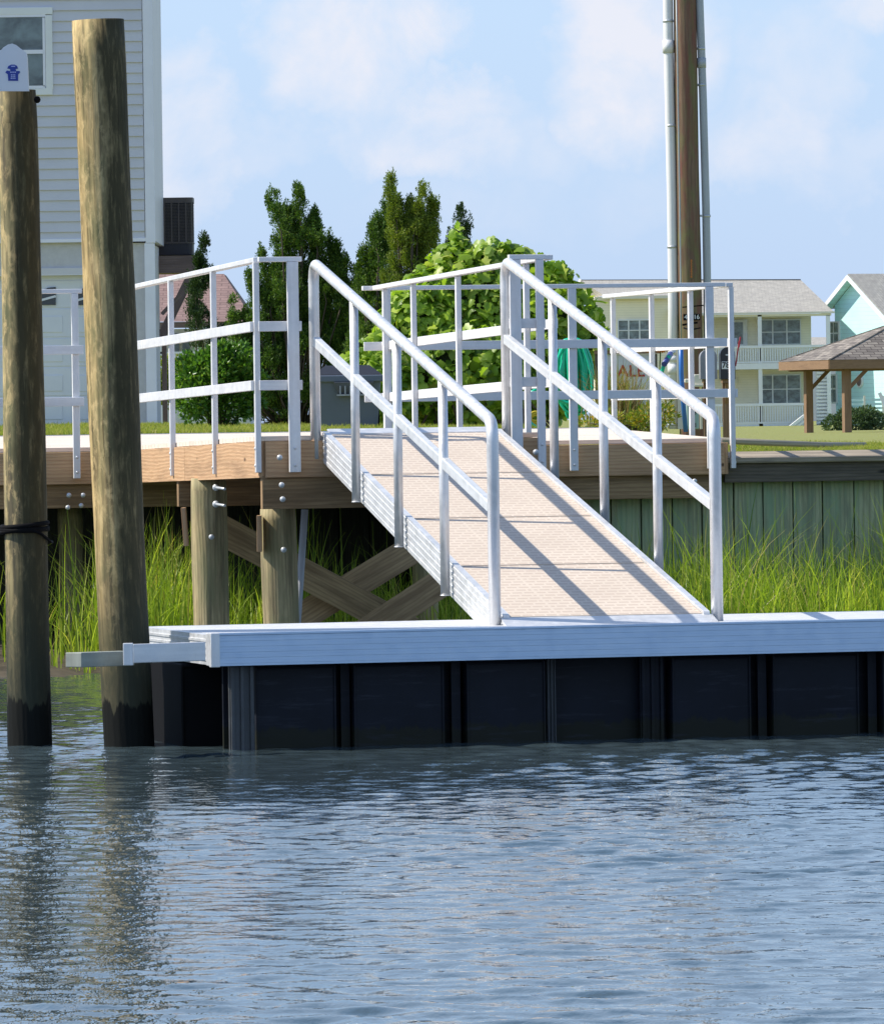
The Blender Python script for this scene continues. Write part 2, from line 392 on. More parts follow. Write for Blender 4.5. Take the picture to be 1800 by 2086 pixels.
plank(P(528, 1050, 312), P(529, 1124, 312), .16, .03, M['pine'], 'brace_block', (-1, 0, 0))
plank(P(1303, 1012, 264), P(1352, 1170, 264), .11, .04, M['capface'])
plank(P(1322, 1012, 268), P(1380, 1180, 268), .05, .04, M['alu_dull'])
def bolts(lst, parent=pier, r=.019):
    for (x, y, s) in lst:
        MB().dome(P(x, y, s), (-.05, -1, 0), r).build('bolt', M['bolt'], parent)
bolts([(570, 932, 318), (574, 988, 318.5), (576, 1017, 318.5), (431, 1094, 302.5), (578, 1120, 314.5), (141, 1009, 279.5), (170, 1009, 279.5), (139, 1034, 279.5), (166, 1030, 279.5), (1393, 968, 274), (1091, 921, 318), (1414, 980, 274)])
for y in (993, 1027):
    b = MB(); b.tube([P(441, y, 303), P(458, y+3, 306)], .009, 8); b.dome(P(440, y, 303), (-.2, -1, 0), .024); b.build('bolt', M['bolt'], pier)

def guard(p0, p1, posts, out, front=False, pw=.05, wide=(), ext0=0, ext1=0):
    """guard rail along the deck edge from p0 to p1 (u,v); out = outward (u,v) direction"""
    a = Vector(p0).to_2d() if len(p0) > 2 else Vector(p0); b = Vector(p1); L = (b-a).length; t = (b-a)/L; o = Vector(out)
    za, zb = ztop(a.y), ztop(b.y)
    def at(f, off, dz): q = a + t*f + o*off; zz = za+(zb-za)*f/L; return S(q.x, q.y, zz+dz)
    mb = MB(); mb.beam(at(-ext0, .045, -.016), at(L+ext1, .045, -.016), .055, .032)
    g = mb.build('guard_rail', M['alu_rail'], pier, bevel=.004)
    bo = .028 if front else .088
    for dz in (-.446, -.825):
        mb = MB(); mb.beam(at(-ext0, bo, dz), at(L+ext1, bo, dz), .022, .064); o1 = mb.build('mid_rail', M['alu_rail'], g, bevel=.003)
    for k, f in enumerate(posts):
        wdt = .073 if k in wide else pw
        mb = MB(); mb.beam(at(f, .058, -1.386), at(f, .058, -.033), .036, wdt, up=S(t.x, t.y, 0)-O2) 
        for dz in (-1.386+.045, -1.386+.155):
            c = at(f, .076, dz); mb.dome(c, S(o.x, o.y, 0)-O2, .011, 8)
        mb.build('post', M['alu_rail'], g, bevel=.003)
    return g
u = lambda px, v: u_at(px, v)
uA = UA-.04
guard((uA, VF-.04), (u(604, VF), VF-.04), [u(594.5, VF)-uA], (0, -1), True, wide=(0,), ext1=.03)
LA = -VF-.15
guard((uA+.055, VF), (uA+.055, -.25), [0.0, v_at(451, UA)-VF, v_at(364, UA)-VF, -VF-.9], (-1, 0))
guard((-2.4, -.04), (u(167, 0), -.04), [.3, u(152, 0)+2.4], (0, -1))
uo = UB+.04
guard((u(1034, VF), VF-.04), (uo, VF-.04), [u(1046, VF)-u(1034, VF), uo-u(1034, VF)-.04], (0, -1), True, wide=(0,))
guard((uo, VF), (uo, -.05), [.8, v_at(908, UB)-VF, v_at(818, UB)-VF, 5.9][0:4], (1, 0))
ur = u(737, 0)
guard((ur, -.04), (u(1474, 0), -.04), [u(785, 0)-ur, u(1162, 0)-ur, u(1441, 0)-ur], (0, -1), pw=.06)
guard((UE+.02, -.02), (UE+.02, VB+.1), [.02, 1.35, 2.7, 4.1], (1, 0))
MB().beam(S(-2.6, VB+.03, zdeck(VB)-.05), S(UE, VB+.03, zdeck(VB)-.05), .03, .11).build('back_trim', M['alu_rail'], pier)

# ================================================================== GANGWAY
TL, BL = P(660, 884, 316), P(1026, 1258, 368)
gang = empty('gangway', (TL+BL)/2, 'sloping aluminium ramp with beige slotted deck and round hand rails', 'gangway')
D = BL-TL; LR = D.length; Dn = D.normalized(); Dh = Vector((D.x, D.y, 0)).normalized(); C = Vector((-Dh.y, Dh.x, 0)); WG = 1.155
Nn = C.cross(Dn); Nn = Nn if Nn.z > 0 else -Nn
def G(c, f, h=0): return TL + C*c + D*f + Vector((0, 0, h))
mt, nt, bs, _ = newmat('ramp_grating')
tcn = mapped(nt, 'UV'); sp = N(nt, 'ShaderNodeSeparateXYZ'); nt.links.new(tcn, sp.inputs[0])
uu, vv = sp.outputs[0], sp.outputs[1]
rowf = math_(nt, 'FRACT', math_(nt, 'DIVIDE', vv, .085)); rowi = math_(nt, 'FLOOR', math_(nt, 'DIVIDE', vv, .085))
sh = math_(nt, 'MULTIPLY', math_(nt, 'MODULO', rowi, 2), .45)
colf = math_(nt, 'FRACT', math_(nt, 'ADD', math_(nt, 'DIVIDE', uu, .068), sh))
slot = math_(nt, 'MULTIPLY', math_(nt, 'LESS_THAN', rowf, .42), math_(nt, 'GREATER_THAN', colf, .18))
rib = math_(nt, 'LESS_THAN', math_(nt, 'FRACT', math_(nt, 'DIVIDE', uu, .272)), .06)
slot = math_(nt, 'MULTIPLY', slot, math_(nt, 'SUBTRACT', 1, rib))
nz = noise(nt, tcn, 1.8, 4); cc = ramp(nt, nz, [(.3, (.61, .515, .415)), (.7, (.70, .60, .49))])
cc = mix(nt, cc, (.47, .36, .28), math_(nt, 'MULTIPLY', slot, .62)); nt.links.new(cc, bs.inputs['Base Color']); bs.inputs['Roughness'].default_value = .6
bump(nt, bs, math_(nt, 'SUBTRACT', 1, slot), .6, .01)
M['grating'] = mt
for i in range(4):
    f0, f1 = i/4+.0012, (i+1)/4-.0030
    q = [G(.035, f0, .0), G(WG-.035, f0, .0), G(WG-.035, f1, .0), G(.035, f1, .0)]
    mb = MB(); mb.prism(q, -Nn*.03); mb.build('deck_panel', M['grating'], gang)
mb = MB(); mb.beam(G(WG/2, .0, -.06), G(WG/2, 1, -.06), WG-.12, .03); mb.build('underframe', M['black'], gang)
for c in (.012, WG-.012):
    out = -1 if c < .5 else 1
    mb = MB(); mb.beam(G(c, -.004, -.085), G(c, 1.0, -.085), .035, .20)
    for k in range(5):
        z = -.005-.04*k
        mb.beam(G(c+out*.0175, -.003, z), G(c+out*.0175, .999, z), .008, .016)
    mb.build('side_beam', M['alu'], gang)
def rail(c, out):
    c2 = c + out*.05
    top = 1.105
    path = fillet([G(c2, -.004, -.165), G(c2, -.004, top), G(c2, 1.0, top-.02), G(c2, 1.0, -.14)], .13, 8)
    mb = MB(); mb.tube(path, .034, 14); g = mb.build('hand_rail', M['alu'], gang)
    for f in (.25, .5, .75):
        mb = MB(); mb.tube([G(c2, f, -.165), G(c2, f, top-.02)], .0275, 14); mb.tube([G(c2, f, -.17), G(c2, f, -.165)], .03, 14); mb.build('post', M['alu'], g)
    for k in range(4):
        mb = MB(); mb.beam(G(c2-out*.004, k/4+.004, .60), G(c2-out*.004, (k+1)/4-.004, .60), .045, .062); mb.build('mid_rail', M['alu_mid'], g, bevel=.006)
rail(0, -1); rail(WG, 1)
mb = MB(); mb.prism([G(-.02, 1, .0), G(WG+.02, 1, .0), G(WG+.02, 1.03, -.012), G(-.02, 1.03, -.012)], (0, 0, -.02)); mb.build('toe_plate', M['alu'], gang)
mb = MB(); mb.prism([G(.04, -.02, .012), G(WG-.04, -.02, .012), G(WG-.04, .004, .006), G(.04, .004, .006)], (0, 0, -.01)); mb.build('hinge_plate', M['alu'], gang)

# ================================================================== FLOATING DOCK
A0 = P(440, 1295, 380); DY = R(14.5); E1 = Vector((math.cos(DY), math.sin(DY), 0)); E2 = Vector((-math.sin(DY), math.cos(DY), 0))
A0 = Vector((A0.x, A0.y, 0)); ZT, ZB = .622, .457; DW = 1.95; DL = 6.6
def Q(a, b, z): return A0 + E1*a + E2*b + Vector((0, 0, z))
def a_at(px, b):
    k = (px-900)/F; o = A0 + E2*b; return (k*o.y-o.x)/(E1.x-k*E1.y)
dock = empty('floating_dock', Q(3, .8, 0), 'low aluminium framed floating dock on black plastic floats at the foot of the ramp', 'dock')
h = ZT-ZB
mb = MB(); mb.beam(Q(0, .03, (ZT+ZB)/2), Q(DL, .03, (ZT+ZB)/2), .06, h)
for k in range(5): mb.beam(Q(.002, .0006, ZB+.022+k*.03), Q(DL, .0006, ZB+.022+k*.03), .003, .018)
mb.beam(Q(0, .035, ZT+.006), Q(DL, .035, ZT+.006), .088, .012)
mb.build('front_beam', M['alu_dock'], dock, bevel=.004)
mb = MB(); mb.beam(Q(0, DW-.03, (ZT+ZB)/2), Q(DL, DW-.03, (ZT+ZB)/2), .06, h-.002); mb.build('rear_beam', M['alu'], dock)
mb = MB(); mb.beam(Q(.03, .061, (ZT+ZB)/2), Q(.03, DW-.061, (ZT+ZB)/2), .06, h-.003)
for k in range(4): mb.beam(Q(-.002, .06, ZB+.03+k*.034), Q(-.002, DW-.06, ZB+.03+k*.034), .008, .013)
mb.build('end_beam', M['alu'], dock)
mb = MB(); mb.beam(Q(-.012, -.014, ZB-.004), Q(-.012, -.014, ZT+.014), .05, .05, up=E1); mb.beam(Q(-.006, .08, ZB), Q(-.006, .08, ZT+.01), .16, .03, up=E1); mb.build('corner_casting', M['alu'], dock, bevel=.004)
mb = MB()
for k in range(12):
    b0 = .085 + k*(DW-.15)/12; mb.beam(Q(.062, b0+.07, ZT-.013), Q(DL-.06, b0+.07, ZT-.013), (DW-.15)/12-.006, .024)
mb.build('dock_decking', M['alu_rail'], dock)
def flt(px0, px1, b0=.16, mt_=None):
    a0, a1 = a_at(px0, b0), a_at(px1, b0); mb = MB(); zb, zt = -.25, ZB-.01
    mb.beam(Q((a0+a1)/2, b0, (zb+zt)/2), Q((a0+a1)/2, DW-.15, (zb+zt)/2), a1-a0, zt-zb)
    # moulded rim and a shallow panel edge
    for (x0, x1) in ((a0, a0+.012), (a1-.012, a1)): mb.beam(Q((x0+x1)/2, b0-.006, zb+.1), Q((x0+x1)/2, b0-.006, zt-.004), .012, .012, up=E1)
    mb.beam(Q(a0+.012, b0-.006, zt-.012), Q(a1-.012, b0-.006, zt-.012), .012, .012)
    return mb.build('float', mt_ or M['plastic'], dock, bevel=.012)
for a, b in ((512, 676), (712, 896), (942, 1102), (1360, 1520), (1565, 1740), (1788, 1960)): flt(a, b)
flt(1120, 1300, .55, M['black']); flt(362, 452, .7, M['black'])
mb = MB()
for px in (694, 919, 1542, 1766):
    a = a_at(px, .22); mb.beam(Q(a, .22, -.2), Q(a, .22, ZB-.01), .05, .03, up=E2)
mb.beam(Q(.1, .3, .2), Q(DL-.1, .3, .2), .03, .5)
mb.build('float_web', M['plastic'], dock)
def leg(px0, px1, b0, mat):
    a0, a1 = a_at(px0, b0), a_at(px1, b0); mb = MB(); n = 3; w = (a1-a0)
    mb.beam(Q((a0+a1)/2, b0+.02, -.3), Q((a0+a1)/2, b0+.02, ZB-.004), .03, w, up=E1)
    for k in range(n): x = a0+w*(.12+.38*k); mb.beam(Q(x, b0-.002, -.3), Q(x, b0-.002, ZB-.006), .016, w*.14, up=E1)
    mb.build('dock_leg', mat, dock, bevel=.003)
M['alu_dark'] = metal('shade_dark_aluminium', (.07, .075, .08), .5, .3, .5)  # dock's shadow on the legs is painted into this dark metal
leg(460, 511, .10, M['alu_dark']); leg(313, 336, DW-.5, M['alu_dark']); leg(1105, 1124, .2, M['alu_dark']); leg(1296, 1345, .2, M['plastic'])
ZG = .545
mb = MB(); a = P(415, 1322, 382); b = P(268, 1323, 384); a.z = b.z = ZG
mb.beam(a, b, .05, .10); mb.build('pile_guide', M['alu'], dock, bevel=.004)
mb = MB(); c = P(262, 1325, 385); c2 = P(278, 1325, 381); mb.beam((c.x, c.y-.03, ZG-.058), (c.x, c.y-.03, ZG+.06), .05, .052, up=(1, 0, 0)); mb.build('pile_guide', M['alu'], dock, bevel=.004)
mb = MB(); a = P(258, 1330, 382); b = P(150, 1322, 387); a.z = .515; b.z = .525
mb.beam(a, b, .10, .078); mb.build('pile_guide', metal('reflection_tinted_aluminium', (.34, .36, .31), .6, .3, .25), dock, bevel=.004)  # shade and grass reflection are painted into the bar's colour

# ================================================================== MOORING PILES
a, b = P(197.5, 41, 372), P(265, 1512, 372); dr = (b-a)/(a.z-b.z)
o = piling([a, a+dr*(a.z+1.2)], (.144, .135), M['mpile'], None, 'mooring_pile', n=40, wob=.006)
tag(o, 'tall tan mooring pile leaning in the bracket at the floating dock end', 'mooring pile')
a, b = P(34, 184, 369.6), P(63, 1517, 369.6); dr = (b-a)/(a.z-b.z)
PA, PDR = a, dr
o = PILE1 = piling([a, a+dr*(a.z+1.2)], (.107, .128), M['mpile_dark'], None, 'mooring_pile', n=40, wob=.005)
tag(o, 'darker mooring pile at the left edge with black rope and white board on top', 'mooring pile')
# rope
mb = MB(); zc = P(50, 1076, 369.6)
for k, dz in enumerate((.0, .018, -.016)):
    pts = []
    for i in range(25):
        an = 2*math.pi*i/24; pts.append(zc + Vector((math.cos(an)*.129, math.sin(an)*.129, dz+.012*math.sin(an+1.2*k))))
    mb.tube(pts, .013, 8, cap=False)
mb.tube(fillet([zc+Vector((.03, -.13, 0)), zc+Vector((.10, -.11, -.03)), zc+Vector((.145, -.02, -.075)), zc+Vector((.15, .06, -.08))], .03), .008, 8)
o = mb.build('rope', M['black']); tag(o, 'thick black rope wrapped round the left mooring pile', 'rope')
o = MB().dome(P(76, 203, 371), (.6, -1, 0), .02).build('cleat_bolt', M['black']); o.parent = PILE1
# name board
s = 371; y0 = F/s-.02
def br(px, py): q = P(px, py, s); return Vector((q.x, y0, q.z))
outl = [br(-12, 186), br(-10, 118)]
for px, py in ((-2, 108), (8, 97), (17, 91), (26, 89), (34, 92), (44, 100), (55, 108)): outl.append(br(px, py))
outl += [br(57, 120), br(60, 186)]
bd = MB().prism(outl, (0, .03, 0)).build('board', M['white']); tag(bd, 'white round-topped board with a blue crest standing on the left mooring pile', 'sign')
bd.name = 'pile_sign'
blue = simple('crest_blue', (.02, .05, .32), .5, 0, .1, 20, 0); lb = simple('crest_pale', (.45, .5, .8), .5, 0, .05, 5, 0)
def decal(name, pts, mat, parent, off=.003, yy=None):
    q = [br(*p) - Vector((0, off, 0)) for p in pts]; mb = MB(); mb.prism(q, (0, .002, 0)); return mb.build(name, mat, parent)
decal('crest', [(18, 165), (17, 152), (12, 148), (15, 144), (22, 145), (22, 141), (16, 140), (18, 135), (24, 132), (31, 132), (36, 135), (38, 140), (33, 141), (34, 145), (41, 145), (42, 148), (38, 152), (38, 165)], blue, bd)
for k, (yy, w) in enumerate(((147.5, 6), (153, 4.5), (156.5, 4.5), (160, 5))):
    for j in range(3): x = 28-w+j*w*.72; decal('crest_mark', [(x, yy+1.2), (x+w*.5, yy+1.2), (x+w*.5, yy-1.2), (x, yy-1.2)], lb, bd, .005)
decal('crest_mark', [(24, 136.5), (32, 136.5), (32, 134.5), (24, 134.5)], lb, bd, .005)

# grey pvc pipe behind the pier piling
o = MB().tube([P(621, 1038, 300), P(606, 1270, 300), P(598, 1390, 300)], .024, 12).build('pvc_pipe', simple('grey_pvc', (.42, .43, .45), .5, 0, .06))
tag(o, 'thin grey plastic pipe standing behind the front corner piling of the pier', 'pipe')

# ================================================================== BULKHEAD
bulk = empty('bulkhead', S(5, .2, 0), 'weathered green bulkhead of upright planks with a dark cap board', 'sea wall')
mb = MB(); md = MB(); uu = -4.0
M['bulkdark'] = wood('shaded_bulkhead_planks', (.05, .05, .035), (.08, .08, .055), (.03, .03, .02))  # deep shade under the deck is put into this plank colour
while uu < 14:
    w = random.uniform(.225, .245); vv0 = .22+random.uniform(-.008, .008); zt = 1.36
    if uu > 2.75: mb.beam(S(uu+w/2, vv0, -.4), S(uu+w/2, vv0, zt), w-.01, .045, up=EV)
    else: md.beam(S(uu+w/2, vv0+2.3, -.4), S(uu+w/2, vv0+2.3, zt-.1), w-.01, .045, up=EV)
    uu += w
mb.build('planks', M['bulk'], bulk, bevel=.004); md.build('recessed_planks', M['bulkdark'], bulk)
mb = MB(); mb.beam(S(2.8, .29, .5), S(14, .29, .5), .02, 1.7); mb.beam(S(-4, 2.6, .4), S(2.8, 2.6, .4), .02, 1.6); mb.beam(S(2.79, .25, .4), S(2.79, 2.55, .4), .03, 1.6); mb.build('backing', M['black'], bulk)
mb = MB(); uu = UE+.03
zc = 1.445
ends = [uu, 7.9, 11.2, 14]
for a, b in zip(ends[:-1], ends[1:]):
    mb.beam(S(a+.003, .17, zc+.005), S(b-.003, .17, zc+.005), .30, .045, up=Vector((0, 0, 1))-EV*.15)
mb.build('cap_board', M['cap'], bulk, bevel=.008)
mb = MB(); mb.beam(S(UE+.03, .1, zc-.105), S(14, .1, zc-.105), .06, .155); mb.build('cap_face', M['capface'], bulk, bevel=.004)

# ================================================================== GROUND, WATER
def sstep(x, a, b): t = np.clip((x-a)/(b-a), 0, 1); return t*t*(3-2*t)
def uv_of(x, y):
    dx, dy = x-O2.x, y-O2.y
    return dx*EU.x+dy*EU.y, dx*EV.x+dy*EV.y
def lawn_z(x, y):
    uu, vv = uv_of(x, y)
    left = 1.675 + .05*np.clip((vv-4)/30, 0, 1)
    right = 1.435 + .02*np.clip(vv/4, 0, 1) - .185*np.clip((vv-10)/110, 0, 1)
    k = sstep(uu, 4.2+.25*np.clip(vv-6, 0, 60)*.12, 4.9+np.clip(vv-6, 0, 400)*.12)
    z = left*(1-k)+right*k
    far = np.clip((vv-60)/60, 0, 1); z = z*(1-far) + np.minimum(z, 1.27)*far
    under = (vv < VB+.06) & (uu < UE+.01)
    z = np.where(under, 1.30, z)
    z = z + .012*np.sin(x*2.1+y*.7)*np.sin(y*1.3-x*.4)*(vv < 60)*(~under)
    return z
# mown lawn, one sheet from the bulkhead to the horizon
us = np.concatenate([[-900, -300, -100, -40, -20], np.arange(-10, UE-.05, .5), [UE-.02, UE+.02], np.arange(UE+.3, 16, .5), [20, 30, 60, 150, 400, 1200]])
vs = np.concatenate([[.315, 1, 2, 3, VB+.03, VB+.08], np.arange(VB+.5, 20, .7), np.geomspace(21, 2500, 34)])
U_, V_ = np.meshgrid(us, vs); X = O2.x+EU.x*U_+EV.x*V_; Y = O2.y+EU.y*U_+EV.y*V_
Z = lawn_z(X, Y)
ver = np.stack([X, Y, Z], -1).reshape(-1, 3)
def gridq(nr, nc):
    i = np.arange(nr-1)[:, None]*nc + np.arange(nc-1)[None, :]
    return np.stack([i, i+1, i+nc+1, i+nc], -1).reshape(-1, 4)
mt, nt, b, _ = newmat('lawn_ground'); v = mapped(nt, 'Object')
n1 = noise(nt, v, .9, 5, .6); n2 = noise(nt, v, 9, 5, .7)
c = ramp(nt, n2, [(.3, (.13, .16, .035)), (.5, (.24, .26, .06)), (.75, (.36, .33, .11))])
c = mix(nt, c, (.30, .19, .11), ramp(nt, n1, [(.56, (0, 0, 0)), (.68, (.65, .65, .65))]))
nt.links.new(c, b.inputs['Base Color']); b.inputs['Roughness'].default_value = .95; bump(nt, b, n2, .8, .05)
M['lawn'] = mt
o = npmesh('lawn', ver, gridq(len(vs), len(us)), M['lawn'], smooth=True); tag(o, 'mown grass lawn behind the bulkhead', kind='structure')

# muddy bank in front of the bulkhead
us = np.arange(-9, 14.1, .25); vs = np.array([-7, -5, -3.2, -2.6, -2.2, -1.8, -1.4, -1.0, -.6, -.2, .2, 2.7])
hz = np.array([-1.0, -.5, -.12, -.05, -.02, .012, .05, .09, .13, .16, .18, .18])
U_, V_ = np.meshgrid(us, vs); X = O2.x+EU.x*U_+EV.x*V_; Y = O2.y+EU.y*U_+EV.y*V_
Z = hz[:, None] + .03*np.sin(U_*3.1+1)*np.sin(V_*4+U_) + .02*np.sin(U_*7.3)
o = npmesh('mud_bank', np.stack([X, Y, Z], -1).reshape(-1, 3), gridq(len(vs), len(us)), simple('mud', (.075, .06, .04), .7, 0, .35, 9, .5), smooth=True)
tag(o, 'muddy bank at the foot of the bulkhead', kind='structure')

# water with real ripples
gx = np.arange(-4.2, 4.2001, .026); gy = np.concatenate([np.arange(17.5, 30, .034), np.arange(30, 50.6, .045)])
GX, GY = np.meshgrid(gx, gy)
Hh = np.zeros_like(GX)
for k in range(150):
    lam = math.exp(rng.uniform(math.log(.08), math.log(.38))); th = rng.normal(R(90), R(42)); kk = 2*math.pi/lam
    amp = .00078*(lam/.3)**.85*rng.uniform(.4, 1)
    Hh += amp*np.sin(kk*(math.cos(th)*GX+math.sin(th)*GY)+rng.uniform(0, 6.28))
# gusts: ripples stronger in some patches
env = .75+.45*np.sin(GX*.9+GY*.33+1)*np.sin(GY*.41-GX*.5)
calm = 1-.45*sstep(GY, 36, 46)
Hh *= env*calm
wv = np.stack([GX, GY, Hh], -1).reshape(-1, 3); wq = gridq(len(gy), len(gx)); n0 = len(wv)
xs = [-400, -30, -4.2, 4.2, 30, 400]; ys = [-200, 0, 17.5, gy[-1], 70]
ov = []; oq = []
for i in range(4):
    for j in range(5):
        if i == 2 and j == 2: continue
        k = n0+len(ov); ov += [(xs[j], ys[i], 0), (xs[j+1], ys[i], 0), (xs[j+1], ys[i+1], 0), (xs[j], ys[i+1], 0)]; oq.append((k, k+1, k+2, k+3))
mt, nt, b, _ = newmat('water'); v = mapped(nt, 'Object', (1, .8, 1))
b.inputs['Base Color'].default_value = (.048, .072, .082, 1); b.inputs['Roughness'].default_value = .03; b.inputs['IOR'].default_value = 1.40
h = math_(nt, 'ADD', noise(nt, mapped(nt, 'Object', (1, .5, 1)), 8.5, 4, .62, .3), math_(nt, 'MULTIPLY', noise(nt, mapped(nt, 'Object', (1, .4, 1)), 26, 2, .5), .3)); bump(nt, b, h, .34, .018)
M['water'] = mt
o = npmesh('water', np.concatenate([wv, np.array(ov)]), np.concatenate([wq, np.array(oq)]), M['water'], smooth=True)
tag(o, 'rippled canal water', kind='structure')

# ================================================================== GRASS
def blades(name, base, hgt, wid, lean, segs, mat, dirn=None):
    n = len(base); ang = rng.uniform(0, 2*math.pi, n) if dirn is None else dirn
    ld = np.stack([np.cos(ang), np.sin(ang)], -1); fa = rng.uniform(0, 2*math.pi, n); wd = np.stack([np.cos(fa), np.sin(fa)*.5], -1)
    V = np.zeros((n, segs+1, 2, 3)); 
    for k in range(segs+1):
        t = k/segs; bend = lean*(t**2.0)
        cx = base[:, 0]+ld[:, 0]*bend*hgt; cy = base[:, 1]+ld[:, 1]*bend*hgt; cz = base[:, 2]+hgt*(t - .35*lean*t**3)
        w = wid*(1-t**1.6)*.5+ .0006
        for q, sg in ((0, -1), (1, 1)):
            V[:, k, q, 0] = cx+wd[:, 0]*w*sg; V[:, k, q, 1] = cy+wd[:, 1]*w*sg; V[:, k, q, 2] = cz
    idx = np.arange(n)[:, None]*(segs+1)*2 + np.arange(segs)[None, :]*2
    qd = np.stack([idx, idx+1, idx+3, idx+2], -1).reshape(-1, 4)
    return npmesh(name, V.reshape(-1, 3), qd, mat)
def uvpts(n, u0, u1, v0, v1):
    uu = rng.uniform(u0, u1, n); vv = rng.uniform(v0, v1, n)
    return uu, vv, O2.x+EU.x*uu+EV.x*vv, O2.y+EU.y*uu+EV.y*vv
M['marsh'] = leafmat('marsh_grass', [(0, (.17, .26, .035)), (.3, (.33, .46, .05)), (.7, (.52, .64, .08)), (.88, (.66, .70, .15)), (1, (.55, .42, .2))], .5, .42)
M['lawnb'] = leafmat('lawn_blades', [(0, (.2, .26, .04)), (.45, (.34, .38, .06)), (.8, (.48, .46, .12)), (1, (.56, .45, .2))], .4, .6)
# clumps of cordgrass along the bank
n = 19000; uu, vv, x, y = uvpts(n, -3.4, 9.5, -1.75, .12)
clump = np.sin(uu*3.1+.5)*.5+np.sin(uu*7.7+vv*5)*.3+np.sin(uu*1.3)*.3
hgt = (.56+.16*clump+rng.normal(0, .17, n))
hgt = np.where(uu < 1.7, hgt+.13+.10*np.sin(uu*5), hgt); hgt = np.where(uu > 6.3, hgt+.17*sstep(uu, 6.2, 7.0), hgt)
hgt = np.where((uu > 1.7) & (uu < 3.6), hgt*.85, hgt); hgt = hgt+.08*(uu > 4.2)+.13*sstep(uu, 6.3, 7.2)*(uu > 6.3); hgt = np.where(rng.uniform(0, 1, n) < .06, hgt*1.45, hgt); hgt = np.clip(hgt, .18, 1.25)
keep = rng.uniform(0, 1, n) < np.where(uu < 2.6, .38+.42*clump, .80+.25*clump)
zz = .02+.08*np.clip((vv+1.75)/1.7, 0, 1)
base = np.stack([x, y, zz-.03], -1)[keep]; hg = hgt[keep]
o = blades('marsh_grass', base, hg, rng.uniform(.006, .016, len(hg)), np.clip(rng.normal(.28, .22, len(hg)), .02, 1.1), 6, M['marsh'])
tag(o, 'tall bright green marsh grass on the bank', 'marsh grass', kind='stuff')
# lawn blades
n = 110000; vv = VB+.1+ (rng.uniform(0, 1, n)**1.8)*26; uu = rng.uniform(-4, UE+.1, n)
n2 = 230000; v2 = .33+(rng.uniform(0, 1, n2)**1.7)*110; u2 = UE+.08+rng.uniform(0, 1, n2)*(4.2+.06*v2)
uu = np.concatenate([uu, u2]); vv = np.concatenate([vv, v2]); x = O2.x+EU.x*uu+EV.x*vv; y = O2.y+EU.y*uu+EV.y*vv
bare = np.sin(uu*1.7+vv*.6)+np.sin(uu*3.9-vv*1.1)*.6
keep = ~((bare > 1.15) & (rng.uniform(0, 1, len(uu)) < .8))
uu, vv, x, y = uu[keep], vv[keep], x[keep], y[keep]
hg = rng.uniform(.02, .06, len(uu))*(1+.02*vv)
hg = np.where(vv < .6, hg*1.15, hg)
o = blades('lawn_grass', np.stack([x, y, lawn_z(x, y)-.004], -1), hg, rng.uniform(.004, .008, len(uu))*(1+.02*vv), rng.uniform(.1, .9, len(uu)), 2, M['lawnb'])
tag(o, 'short sunlit lawn grass with dry patches', 'grass', kind='stuff')

